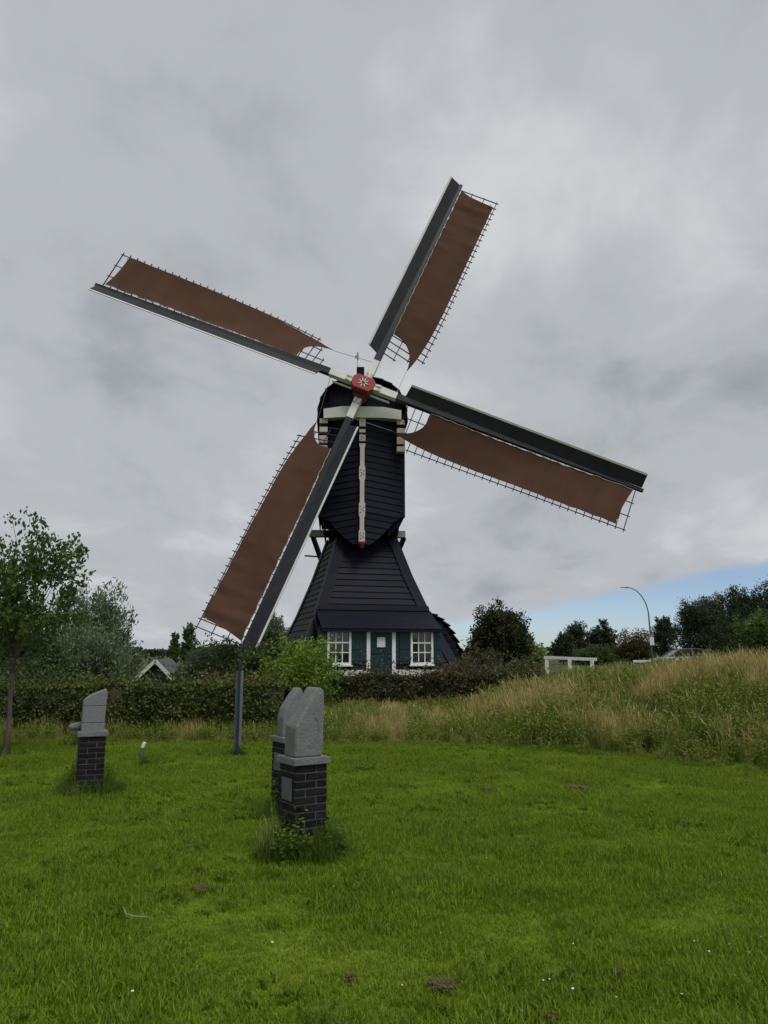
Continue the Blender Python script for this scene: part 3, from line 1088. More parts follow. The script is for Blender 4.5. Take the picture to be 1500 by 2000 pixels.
    mb.tube([rows[0][nq], Hb + Nn * OFF[(k + 1) % 4] + u2 * 1.5], .012, 5)
    mb.build('sail_rope', 'weathered_wood', sail, MO)

# ------------------------------------------------------------------ stone monuments on brick pillars
mat('engineering_brick', (0.0065, 0.006, 0.009), (0.013, 0.011, 0.015), rough=0.7, scale=14, bump=0.3, bscale=60, rnd=0.45, spec=0.2,
    c3=(0.032, 0.024, 0.026), c3_lo=0.6, c3_hi=0.75, c3_scale=9)
mat('mortar', (0.105, 0.10, 0.095), (0.068, 0.064, 0.062), rough=0.9, scale=20, bump=0.4)
mat('bluestone', (0.195, 0.20, 0.20), (0.135, 0.140, 0.143), rough=0.8, scale=9, detail=8, bump=0.6, bscale=38, spec=0.25,
    c3=(0.24, 0.24, 0.235), c3_lo=0.55, c3_hi=0.75, c3_scale=5)
mat('grey_granite', (0.215, 0.218, 0.23), (0.155, 0.158, 0.170), rough=0.7, scale=40, detail=8, bump=0.5, bscale=80, spec=0.2,
    c3=(0.22, 0.215, 0.215), c3_lo=0.56, c3_hi=0.72, c3_scale=7)
mat('plaque_metal', (0.12, 0.125, 0.135), (0.09, 0.095, 0.10), rough=0.45, scale=12, bump=0.15)

bm = bmesh.new()
bmesh.ops.create_cube(bm, size=1.0, matrix=Matrix.Diagonal((.187, .090, .050, 1)))
bmesh.ops.bevel(bm, geom=bm.edges[:], offset=.004, segments=1, affect='EDGES')
brick_me = bpy.data.meshes.new('brick')
bm.to_mesh(brick_me)
bm.free()
brick_me.materials.append(MATS['engineering_brick'])
PS = 0.287


def prism(prof, y0, y1, bev, seg=3, twist_top=0.0, skew=0.0):
    """a profile in x, z drawn out along y, with rounded edges"""
    bm = bmesh.new()
    A = [bm.verts.new((x, y0 + skew * z, z)) for x, z in prof]
    B = [bm.verts.new((x, y1 - skew * z, z)) for x, z in prof]
    bm.faces.new(A)
    bm.faces.new(B[::-1])
    n = len(prof)
    for i in range(n):
        bm.faces.new((A[(i + 1) % n], A[i], B[i], B[(i + 1) % n]))
    bmesh.ops.recalc_face_normals(bm, faces=bm.faces)
    if bev > 0:
        bmesh.ops.bevel(bm, geom=bm.edges[:], offset=bev, segments=seg, affect='EDGES', profile=0.6)
    me = bpy.data.meshes.new('stone')
    bm.to_mesh(me)
    bm.free()
    return me


def monument(loc, rz, label, courses, plaque, seed):
    r = random.Random(seed)
    z0 = float(ground_z(loc[0], loc[1])) - .06
    root = thing('stone_monument', (loc[0], loc[1], z0), label, 'monument', None, rz)
    H = courses * .06
    core = MB()
    core.box((0, 0, H / 2), (PS - .012, PS - .012, H))
    pillar = core.build('pillar', 'mortar', root)
    h_ = PS / 2
    for c in range(courses):
        for k in range(4):
            o = bpy.data.objects.new('brick', brick_me)
            COL.objects.link(o)
            o.parent = pillar
            a = k * pi / 2
            m_ = 1 if c % 2 == 0 else -1
            lx, ly = m_ * (-h_ + .0935), -h_ + .045
            x, y = cos(a) * lx - sin(a) * ly, sin(a) * lx + cos(a) * ly
            o.location = (x + r.uniform(-.0015, .0015), y + r.uniform(-.0015, .0015), c * .06 + .03)
            o.rotation_euler = (r.uniform(-.006, .006), r.uniform(-.006, .006), a + r.uniform(-.006, .006))
    bm = bmesh.new()
    bmesh.ops.create_cube(bm, size=1.0, matrix=Matrix.Translation((0, 0, H + .027)) @ Matrix.Diagonal((.335, .335, .054, 1)))
    bmesh.ops.bevel(bm, geom=bm.edges[:], offset=.006, segments=2, affect='EDGES')
    me_ = bpy.data.meshes.new('cap_slab')
    bm.to_mesh(me_)
    bm.free()
    link('cap_slab', me_, 'bluestone', root)
    if plaque:
        p_ = MB()
        p_.box((-h_ - .006, plaque[0], H - plaque[1]), (.012, .17, .17))
        link('plaque', p_.mesh('plaque'), 'plaque_metal', root, bevel=.003)
    return root, H + .054


root, zt = monument((-0.660, 6.55), rad(33), 'tallest-looking grey stone wedge on black brick pillar, nearest to the camera', 13, (-.01, .19), 1)
me_ = prism([(-.128, 0), (.118, 0), (.132, .10), (.135, .47), (.128, .52), (.105, .55), (.066, .55), (-.128, .245)], -.105, .105, .026, 4)
st = link('carved_stone', me_, 'bluestone', root, smooth=True)
st.location = (0, 0, zt - .003)
mb = MB()      # shallow carved crescent on the broad side
arc = []
for i in range(13):
    a = rad(-60 + 105 * i / 12)
    arc.append((-.085 + .17 * cos(a), -.106, .21 + .17 * sin(a)))
mb.tube(arc, [.001] + [.003] * 11 + [.001], 6)
o = link('carved_line', mb.mesh('carved_line'), 'bluestone', st, smooth=True)

root, zt = monument((-0.95, 8.15), rad(33), 'curved grey stone on brick pillar half hidden behind the nearest pillar', 13, (-.01, .19), 2)
me_ = prism([(-.132, 0), (.085, 0), (.095, .12), (.092, .43), (.075, .478), (.045, .485), (-.035, .385), (-.105, .28), (-.130, .19)], -.075, .075, .02, 4)
st = link('carved_stone', me_, 'bluestone', root, smooth=True)
st.location = (0, 0, zt - .003)

root, zt = monument((-3.41, 9.3), rad(24), 'grey banded stone with slanted top on brick pillar, alone at the left of the lawn', 12, (.0, .2), 3)
for (prof, nm) in (([(-.128, 0), (.118, 0), (.122, .098), (-.126, .098)], 'stone_block'),
                   ([(-.126, .102), (.122, .102), (.126, .288), (-.122, .288)], 'stone_block'),
                   ([(-.122, .292), (.126, .292), (.134, .44), (.122, .478), (-.03, .42), (-.10, .372), (-.122, .335)], 'stone_block')):
    st = link(nm, prism(prof, -.10, .10, .006, 2), 'grey_granite', root)
    st.location = (0, 0, zt - .003)
mb = MB()
mb.tube([(-.10, .10, .055), (-.16, .10, .048), (-.22, .10, .040), (-.245, .10, .037), (-.255, .10, .036)], [.050, .049, .043, .032, .010], 14)
st = link('side_stone', mb.mesh('side_stone'), 'bluestone', root, smooth=True)
st.location = (0, 0, zt)

# ------------------------------------------------------------------ sign post seen edge-on, marker stake, twig, bare patches
mat('galvanised', (0.19, 0.20, 0.23), (0.15, 0.16, 0.18), rough=0.5, scale=6, metal=0.2)
mat('blue_paint', (0.012, 0.024, 0.062), (0.015, 0.028, 0.075), rough=0.4, scale=5)
px_, py_ = ground_at(466, 12.6), 12.6
z0 = float(ground_z(px_, py_))
root = thing('sign_post', (px_, py_, z0), 'narrow blue board between two grey uprights standing on the lawn by the hedge', 'post')
RZP = rad(10)
mb = MB()
mb.box((0, 0, .74), (.028, .30, 1.49), RZP)
mb.build('sign_board', 'blue_paint', root)
for s_ in (-1, 1):
    mb = MB()
    mb.box((s_ * .037 * cos(RZP), s_ * .037 * sin(RZP), .645), (.042, .08, 1.33), RZP)
    mb.build('upright', 'galvanised', root, bevel=.004)
    mb = MB()
    for zz in (.25, .75, 1.2):
        mb.box((s_ * .060 * cos(RZP), s_ * .060 * sin(RZP) - .0, zz), (.008, .018, .018), RZP)
    tag(mb.build('bolt', 'iron', root), kind='stuff')

mx_, my_ = ground_at(285, 11.55), 11.55
z0 = float(ground_z(mx_, my_))
root = thing('marker_stake', (mx_, my_, z0), 'thin dark stake with tilted white plate in the lawn', 'marker')
mb = MB()
mb.beam((0, 0, -.03), (0, 0, .285), .03, .025, up=(0, 1, 0))
mb.build('stake', 'grey_varnish', root)
mb = MB()
mb.beam((-.012, -.03, .27), (.020, -.03, .345), .045, .03, up=(0, 1, 0))
mb.build('label_plate', 'white_joinery', root, bevel=.003)

mat('dry_twig', (0.27, 0.26, 0.19), (0.19, 0.18, 0.12), rough=0.8, scale=20)
mb = MB()
tx, ty = -1.62, 4.95
pts = [(0, .16, .05), (.035, .08, .075), (.075, .0, .07), (.13, -.035, .065), (.20, -.03, .06), (.245, -.01, .05)]
pts = [(tx + a, ty + b, float(ground_z(tx + a, ty + b)) + c) for a, b, c in pts]
mb.tube(pts, [.002, .003, .0034, .0034, .003, .0015], 6)
tag(mb.build('fallen_twig', 'dry_twig', None, smooth=True), 'pale bent dry twig lying on the grass', 'twig')

mat('dug_soil', (0.085, 0.072, 0.034), (0.140, 0.115, 0.055), rough=0.95, scale=45, bump=0.8, bscale=90, spec=0.1)


def lawn_pt(px, v):
    b = (1000 - v) / FPX
    y = cos(PITCH) - b * sin(PITCH)
    z = sin(PITCH) + b * cos(PITCH)
    Y = -CAMZ * y / z
    return (px - 750) / FPX * Y / y, Y


patches = [(865, 1928, .105, 'crumbly brown molehill in the lawn, bottom middle of the photo'), (685, 1916, .05, 'tiny dark soil scrape in the lawn left of the crumbly molehill'),
           (1205, 1906, .07, 'dark soil scrape among daisies near the bottom right'), (1125, 1545, .20, 'widest flat brown soil patch on the right half of the lawn'), (1160, 1512, .16, 'brown soil patch just above the widest one, toward the bank'), (1340, 1503, .18, 'brown soil patch nearest the bank at the far right of the lawn'),
           (1190, 1487, .16, 'faint brown soil patch at the lawn edge below the white railing'), (955, 1548, .12, 'small brown soil patch in mid lawn, right of the nearest pillar'), (1330, 1614, .12, 'lone brown soil patch in the open lawn on the right'), (130, 1776, .12, 'brown soil patch close to the left edge, above the dry twig'), (395, 1738, .09, 'small brown soil patch in the left lawn below the nearest pillar'), (1070, 1993, .07, 'brown soil scrape cut by the bottom edge of the photo')]
prng = random.Random(5)
for px, v, r_, lab in patches:
    x0, y0 = lawn_pt(px, v)
    z0 = float(ground_z(x0, y0))
    bm = bmesh.new()
    bmesh.ops.create_icosphere(bm, subdivisions=4, radius=1.0)
    sd_ = prng.uniform(0, 50)
    for vtx in bm.verts:
        k = (.35 + .62 * float(fbm(vtx.co.x * 1.6 + sd_, vtx.co.y * 1.6 + vtx.co.z, 4))) * (.72 + .5 * prng.random())
        vtx.co = Vector((vtx.co.x * r_ * k, vtx.co.y * r_ * k * .9, vtx.co.z * (.035 + r_ * .10) * k + .008))
    me_ = bpy.data.meshes.new('molehill')
    bm.to_mesh(me_)
    bm.free()
    o = link('molehill', me_, 'dug_soil', smooth=False)
    o.location = (x0, y0, z0)
    tag(o, lab or 'small low brown patch of dug-up soil in the green lawn', 'molehill', 'brown soil patches in the lawn')

# ------------------------------------------------------------------ foliage helpers
def leaves(C, size, rs, aspect=.5, up=0.0, along=None):
    """one diamond leaf per centre: (verts, faces)"""
    n = len(C)
    d = rs.normal(size=(n, 3))
    if along is not None:
        d = d * .55 + along
    d[:, 2] += up
    d /= np.linalg.norm(d, axis=1)[:, None] + 1e-9
    q = rs.normal(size=(n, 3))
    s = np.cross(d, q)
    s /= np.linalg.norm(s, axis=1)[:, None] + 1e-9
    L_ = np.asarray(size).reshape(-1, 1) * np.ones((n, 1))
    w = L_ * aspect * .5
    nrm = np.cross(d, s)
    V = np.stack([C - d * L_ * .5, C + s * w - nrm * L_ * .06, C + d * L_ * .5, C - s * w - nrm * L_ * .06], 1).reshape(-1, 3)
    F = np.arange(4 * n).reshape(n, 4)
    return V, F


def np_mesh(name, V, F, lv=None):
    me = bpy.data.meshes.new(name)
    n, k = len(F), F.shape[1]
    me.vertices.add(len(V))
    me.vertices.foreach_set('co', np.asarray(V, np.float32).ravel())
    me.loops.add(n * k)
    me.loops.foreach_set('vertex_index', F.ravel().astype(np.int32))
    me.polygons.add(n)
    me.polygons.foreach_set('loop_start', (np.arange(n) * k).astype(np.int32))
    if lv is not None:
        at = me.attributes.new('lv', 'FLOAT', 'POINT')
        at.data.foreach_set('value', np.asarray(lv, np.float32))
    me.update(calc_edges=True)
    return me


mat('bark', (0.075, 0.062, 0.050), (0.12, 0.10, 0.08), rough=0.9, scale=8, bump=0.5, bscale=25, stretch=(1, 1, .3))
mat('bark_grey', (0.11, 0.105, 0.095), (0.16, 0.15, 0.135), rough=0.9, scale=8, bump=0.5, bscale=25, stretch=(1, 1, .3))
leaf_mat('leaf_dark', [(0.0, (0.023, 0.043, 0.014)), (0.5, (0.049, 0.087, 0.023)), (1.0, (0.109, 0.167, 0.041))])
leaf_mat('leaf_mid', [(0.0, (0.035, 0.065, 0.016)), (0.5, (0.070, 0.121, 0.027)), (1.0, (0.142, 0.203, 0.049))])
leaf_mat('leaf_bright', [(0.0, (0.068, 0.131, 0.017)), (0.5, (0.145, 0.241, 0.028)), (1.0, (0.262, 0.344, 0.049))])
leaf_mat('leaf_willow', [(0.0, (0.065, 0.096, 0.052)), (0.5, (0.124, 0.172, 0.091)), (1.0, (0.227, 0.273, 0.156))])
leaf_mat('leaf_blue', [(0.0, (0.016, 0.028, 0.013)), (0.5, (0.034, 0.054, 0.024)), (1.0, (0.075, 0.102, 0.040))])
leaf_mat('leaf_ivy', [(0.0, (0.020, 0.028, 0.010)), (0.55, (0.040, 0.050, 0.016)), (0.85, (0.070, 0.070, 0.024)), (1.0, (0.11, 0.07, 0.03))])
leaf_mat('leaf_brown', [(0.0, (0.046, 0.041, 0.016)), (0.5, (0.092, 0.076, 0.025)), (1.0, (0.149, 0.098, 0.034))])
leaf_mat('leaf_russet', [(0.0, (0.069, 0.069, 0.022)), (0.45, (0.131, 0.112, 0.035)), (0.8, (0.225, 0.119, 0.044)), (1.0, (0.288, 0.163, 0.075))])
leaf_mat('leaf_hedge', [(0.0, (0.030, 0.046, 0.014)), (0.5, (0.074, 0.105, 0.024)), (0.85, (0.149, 0.182, 0.041)), (1.0, (0.203, 0.155, 0.046))], namp=.35, nscale=1.6)
leaf_mat('leaf_hedge_purple', [(0.0, (0.028, 0.028, 0.018)), (0.5, (0.064, 0.067, 0.030)), (0.8, (0.103, 0.103, 0.039)), (1.0, (0.149, 0.081, 0.052))], namp=.35, nscale=1.4)


def plant(name, label, cat, base, blobs, nspray, per, spray_len, spray_r, leaf, lmat, trunk_r, seed, aspect=.5, upw=.35, bark='bark', trunk_top=.75,
          group=None, limbs=26, lean=(0, 0), along=False, inner=.25, trunk_n=1, limb_low=.12):
    """a woody plant: trunk with limbs, and a crown of leafy sprays spread through its blobs (cx, cy, cz, rx, ry, rz relative to base)"""
    rs = np.random.RandomState(seed)
    root = thing(name, base, label, cat, group)
    B = np.array(blobs, float)
    vol = (B[:, 3] * B[:, 4] * B[:, 5]) ** .67
    pick = rs.choice(len(B), nspray, p=vol / vol.sum())
    d = rs.normal(size=(nspray, 3))
    d /= np.linalg.norm(d, axis=1)[:, None]
    rad_ = np.where(rs.rand(nspray) < inner, rs.rand(nspray) * .7, np.where(rs.rand(nspray) < .14, rs.uniform(1.0, 1.22, nspray), rs.uniform(.62, 1.0, nspray)))
    O = B[pick, :3] + d * B[pick, 3:] * rad_[:, None]
    dirs = d * .8 + rs.normal(size=(nspray, 3)) * .35
    dirs[:, 2] += upw
    dirs /= np.linalg.norm(dirs, axis=1)[:, None]
    sl = spray_len * rs.uniform(.45, 1.25, nspray)
    tpos = rs.rand(nspray, per)
    C = O[:, None, :] + dirs[:, None, :] * (sl[:, None, None] * (tpos[..., None] - .45)) + rs.normal(size=(nspray, per, 3)) * spray_r * (1.1 - tpos[..., None] * .7)
    slv = rs.uniform(.0, 1.0, nspray)
    lv = (slv[:, None] * .55 + rs.rand(nspray, per) * .45).ravel()
    C = C.reshape(-1, 3)
    keep = C[:, 2] > .02
    C, lv = C[keep], lv[keep]
    al = np.repeat(dirs, per, 0)[keep] if along else None
    sz = leaf * rs.uniform(.6, 1.25, len(C))
    V, F_ = leaves(C, sz, rs, aspect, 0.0, al)
    me = np_mesh('crown', V, F_, np.repeat(lv, 4))
    link('crown', me, lmat, root)
    # trunk and limbs
    mb = MB()
    top = B[:, 2].max() * trunk_top + (B[:, 5].max() * .3)
    for tn in range(trunk_n):
        ox, oy = (0, 0) if trunk_n == 1 else (rs.uniform(-1, 1) * B[0, 3] * .35, rs.uniform(-1, 1) * B[0, 4] * .35)
        n_t = 7
        tp = []
        for i in range(n_t):
            f = i / (n_t - 1)
            tp.append(Vector((ox * (.25 + .75 * f) + lean[0] * f + rs.uniform(-1, 1) * trunk_r * .6 * (f > 0), oy * (.25 + .75 * f) + lean[1] * f + rs.uniform(-1, 1) * trunk_r * .6 * (f > 0), -.15 + (top + .15) * f)))
        mb.tube(tp, [trunk_r * (1.25 if i == 0 else 1) * (1 - .82 * i / (n_t - 1)) for i in range(n_t)], 7)
    sel = rs.choice(nspray, min(limbs, nspray), replace=False)
    for i in sel:
        e_ = Vector(O[i])
        f = min(.95, max(limb_low, (e_.z / top) * rs.uniform(.35, .75)))
        s_ = tp[int(f * (n_t - 1))].lerp(tp[min(n_t - 1, int(f * (n_t - 1)) + 1)], (f * (n_t - 1)) % 1)
        m_ = s_.lerp(e_, .5) + Vector((rs.uniform(-.1, .1), rs.uniform(-.1, .1), .12 * (e_ - s_).length))
        r_ = trunk_r * (1 - .75 * f) * (.5 if limb_low < .3 else .34)
        mb.tube([s_, m_, e_, e_ + Vector(dirs[i]) * sl[i] * .5], [r_, r_ * .6, r_ * .3, r_ * .1], 5, cap=False)
    mb.build('trunk', bark, root, smooth=True, fix=False)
    return root


def px_plant(name, label, cat, px, w, vtop, Y, lmat, seed, vlow=None, group=None, nspray=160, per=36, leaf=None, shape='round', zbase=None, **kw):
    """a plant whose crown fills the image columns px +- w/2 up to row vtop, standing at distance Y"""
    x = ground_at(px, Y)
    z0 = float(ground_z(x, Y)) if zbase is None else zbase
    k = Y / FPX / 1.017
    hw = w * k / 2
    H = z_at(vtop, Y) - z0
    zl = .12 * H if vlow is None else z_at(vlow, Y) - z0
    hc = (H - zl)
    if shape == 'round':
        bl = [(0, 0, zl + hc * .47, hw * .86, hw * .8, hc * .46), (-hw * .35, .2 * hw, zl + hc * .3, hw * .6, hw * .6, hc * .3), (hw * .38, -.1 * hw, zl + hc * .35, hw * .58, hw * .6, hc * .32)]
    elif shape == 'column':
        bl = [(0, 0, zl + hc * .25, hw * .85, hw * .85, hc * .28), (0, 0, zl + hc * .52, hw * .95, hw * .9, hc * .28), (0, 0, zl + hc * .78, hw * .72, hw * .7, hc * .2)]
    elif shape == 'spire':
        bl = [(0, 0, zl + hc * .28, hw * .9, hw * .85, hc * .3), (hw * .1, 0, zl + hc * .55, hw * .55, hw * .6, hc * .28), (-hw * .05, 0, zl + hc * .82, hw * .24, hw * .26, hc * .18)]
    else:      # ragged: several unequal heads
        rr = random.Random(seed)
        bl = [(0, 0, zl + hc * .33, hw * .85, hw * .7, hc * .34)]
        for i in range(5):
            xx = rr.uniform(-.75, .75)
            hh = rr.uniform(.5, .86)
            bl.append((hw * xx, hw * rr.uniform(-.4, .4), zl + hc * hh * .9, hw * rr.uniform(.22, .4), hw * .35, hc * rr.uniform(.12, .2)))
    lf = leaf or max(.05, 3.0 * k * 1.3)
    a = dict(spray_len=hw * .45, spray_r=hw * .11, trunk_r=max(.04, H * .022), upw=.45)
    a.update(kw)
    return plant(name, label, cat, (x, Y, z0), bl, nspray, per, a.pop('spray_len'), a.pop('spray_r'), lf, lmat, a.pop('trunk_r'), seed, group=group, **a)


# ------------------------------------------------------------------ trees and shrubs, left side
plant('young_tree', 'young tree with thin trunk and loose open crown at the left edge of the lawn', 'tree', (-5.93, 12.45, float(ground_z(-5.93, 12.45))),
      [(-.10, 0, 2.45, 1.0, .95, .70), (.12, .1, 3.10, .75, .7, .55), (-.7, 0, 2.75, .9, .8, .8), (.62, 0, 3.05, .38, .4, .38), (-.1, 0, 1.95, .75, .75, .42), (.75, 0, 2.3, .4, .4, .35)],
      320, 27, .42, .080, .09, 'leaf_mid', .048, 101, aspect=.55, upw=.5, limbs=46, trunk_top=.95, lean=(.15, 0), along=True, limb_low=.42)
px_plant('dark_tree', 'dense dark green tree standing behind the hedge at the left edge', 'tree', 20, 210, 1165, 20, 'leaf_dark', 102, nspray=420, per=44, leaf=.11)
px_plant('willow', 'tall grey-green willow with feathery upright shoots behind the left hedge', 'willow', 176, 176, 1138, 25, 'leaf_willow', 103, nspray=620, per=52, leaf=.16, aspect=.28,
         upw=.9, along=True, bark='bark_grey', spray_len=.75, limbs=50, trunk_n=3)
px_plant('willow', 'lower bushy pale green willow in front of the tall willow, over the left hedge', 'willow', 165, 170, 1225, 20.5, 'leaf_willow', 104, nspray=430, per=50, leaf=.13, aspect=.30,
         upw=.7, along=True, bark='bark_grey', spray_len=.6, trunk_n=3)
px_plant('sapling', 'thin dark sapling beside the white-edged shed roof', 'tree', 302, 44, 1258, 44, 'leaf_dark', 105, nspray=34, per=22, leaf=.14, shape='ragged')
px_plant('poplar', 'shorter of the two distant columnar poplars', 'poplar', 341, 19, 1234, 120, 'leaf_mid', 106, nspray=170, per=34, shape='column', group='distant poplars', upw=.7, spray_len=.6)
px_plant('poplar', 'taller and broader of the two distant columnar poplars', 'poplar', 368, 29, 1217, 122, 'leaf_mid', 107, nspray=240, per=34, shape='column', group='distant poplars', upw=.7, spray_len=.7)
px_plant('shrub', 'grey-green shrub right of the shed roof, under the poplars', 'shrub', 395, 100, 1268, 32, 'leaf_willow', 108, nspray=300, per=42, leaf=.13, aspect=.3, upw=.6, trunk_n=2)
px_plant('shrub', 'broad dark green shrub under the lower sail tip', 'shrub', 440, 130, 1250, 34, 'leaf_mid', 109, nspray=330, per=40, leaf=.13, trunk_n=2)
px_plant('shrub', 'bushy mid green shrub right of the blue-grey post behind the hedge', 'shrub', 505, 110, 1262, 27, 'leaf_dark', 110, nspray=300, per=40, leaf=.11, trunk_n=2)
px_plant('willow', 'pale feathery willow showing between lower sail and mill tower', 'willow', 528, 80, 1198, 48, 'leaf_willow', 111, nspray=330, per=40, leaf=.2, aspect=.3, upw=.8, along=True, bark='bark_grey')
px_plant('shrub', 'low yellow-green and russet shrub poking above the hedge left of the shed', 'shrub', 200, 90, 1318, 18.2, 'leaf_russet', 112, nspray=120, per=30, leaf=.08, trunk_n=2)
px_plant('shrub', 'russet wild shrub above the hedge between shed and blue-grey post', 'shrub', 425, 170, 1314, 18.6, 'leaf_russet', 113, nspray=200, per=30, leaf=.085, trunk_n=3, upw=.8)
px_plant('garden_bush', 'bright green rounded bush in front of the left mill window', 'bush', 590, 168, 1240, 19.0, 'leaf_bright', 114, nspray=420, per=44, leaf=.085, upw=.6, trunk_n=3, vlow=1400, spray_len=.42)
px_plant('shrub', 'small reddish-brown shrub between blue-grey post and bright green bush', 'shrub', 505, 60, 1300, 16.2, 'leaf_russet', 115, nspray=90, per=30, leaf=.07, trunk_n=2)
px_plant('shrub', 'low dark green shrub behind the hedge under the left-edge trees', 'shrub', 75, 190, 1288, 18.6, 'leaf_dark', 116, nspray=300, per=40, leaf=.085, trunk_n=3)
px_plant('shrub', 'grey-green shrub mass left of the shed, right of the willows', 'shrub', 214, 40, 1272, 30, 'leaf_willow', 117, nspray=240, per=40, leaf=.13, aspect=.35, trunk_n=2)
px_plant('shrub', 'mid green shrub hiding the right slope of the shed roof', 'shrub', 352, 36, 1300, 33, 'leaf_mid', 118, nspray=170, per=40, leaf=.12, trunk_n=2)
px_plant('shrub', 'dark shrub against the foot of the mill tower, left of the bright bush', 'shrub', 545, 70, 1250, 25, 'leaf_dark', 119, nspray=220, per=40, leaf=.1, trunk_n=2)
# ------------------------------------------------------------------ trees and shrubs, right side
px_plant('ivy_tree', 'dark rounded ivy-covered tree standing alone right of the mill', 'tree', 976, 118, 1178, 40, 'leaf_ivy', 121, nspray=780, per=46, leaf=.15, spray_len=.45, vlow=1300)
px_plant('shrub', 'fresh green shrub at the foot of the dark rounded ivy tree', 'shrub', 1034, 66, 1243, 44, 'leaf_bright', 122, nspray=150, per=34, leaf=.14)
px_plant('shrub', 'dusky red-brown shrub between mill corner and ivy tree', 'shrub', 942, 86, 1266, 26, 'leaf_hedge_purple', 123, nspray=180, per=36, leaf=.09, trunk_n=2)
px_plant('shrub', 'dark tangled shrub at the right end of the low dark hedge', 'shrub', 925, 160, 1284, 19.5, 'leaf_hedge_purple', 124, nspray=260, per=36, leaf=.075, trunk_n=3)
px_plant('shrub', 'green leafy shrub between dark hedge and white railing', 'shrub', 1012, 90, 1288, 19.0, 'leaf_mid', 125, nspray=150, per=36, leaf=.075, trunk_n=2)
px_plant('field_tree', 'leftmost of three distant dark trees behind the white railing', 'tree', 1100, 52, 1228, 85, 'leaf_blue', 126, nspray=300, per=36, shape='ragged', group='distant trees by the road')
px_plant('field_tree', 'middle and broadest of three distant trees behind the white railing', 'tree', 1142, 74, 1214, 88, 'leaf_blue', 127, nspray=340, per=36, shape='ragged', group='distant trees by the road')
px_plant('field_tree', 'pointed rightmost of three distant trees behind the white railing', 'tree', 1180, 46, 1205, 86, 'leaf_blue', 128, nspray=300, per=36, shape='round', group='distant trees by the road')
px_plant('shrub', 'low dark shrub right below the pointed distant tree', 'shrub', 1165, 90, 1262, 80, 'leaf_dark', 129, nspray=260, per=34)
px_plant('field_tree', 'olive-brown rounded tree left of the street lamp post', 'tree', 1240, 84, 1230, 74, 'leaf_brown', 130, nspray=360, per=36)
px_plant('field_tree', 'slim dark tree with open top right behind the lamp post', 'tree', 1298, 60, 1194, 70, 'leaf_blue', 131, nspray=260, per=34, shape='ragged')
px_plant('field_tree', 'big dense nearly black-green tree right of the lamp', 'tree', 1378, 128, 1162, 62, 'leaf_blue', 132, shape='ragged', nspray=900, per=42, spray_len=1.0)
px_plant('field_tree', 'dark tree filling the gap before the right-edge tree', 'tree', 1432, 80, 1192, 58, 'leaf_blue', 133, nspray=380, per=38)
px_plant('field_tree', 'tall dark tree with ragged open top at the right edge', 'tree', 1480, 150, 1108, 44, 'leaf_blue', 134, nspray=520, per=38, shape='ragged', leaf=.16)
px_plant('shrub', 'mid green shrub on the bank crest at the right edge', 'shrub', 1485, 105, 1196, 19.5, 'leaf_mid', 135, nspray=260, per=38, leaf=.08, trunk_n=3)

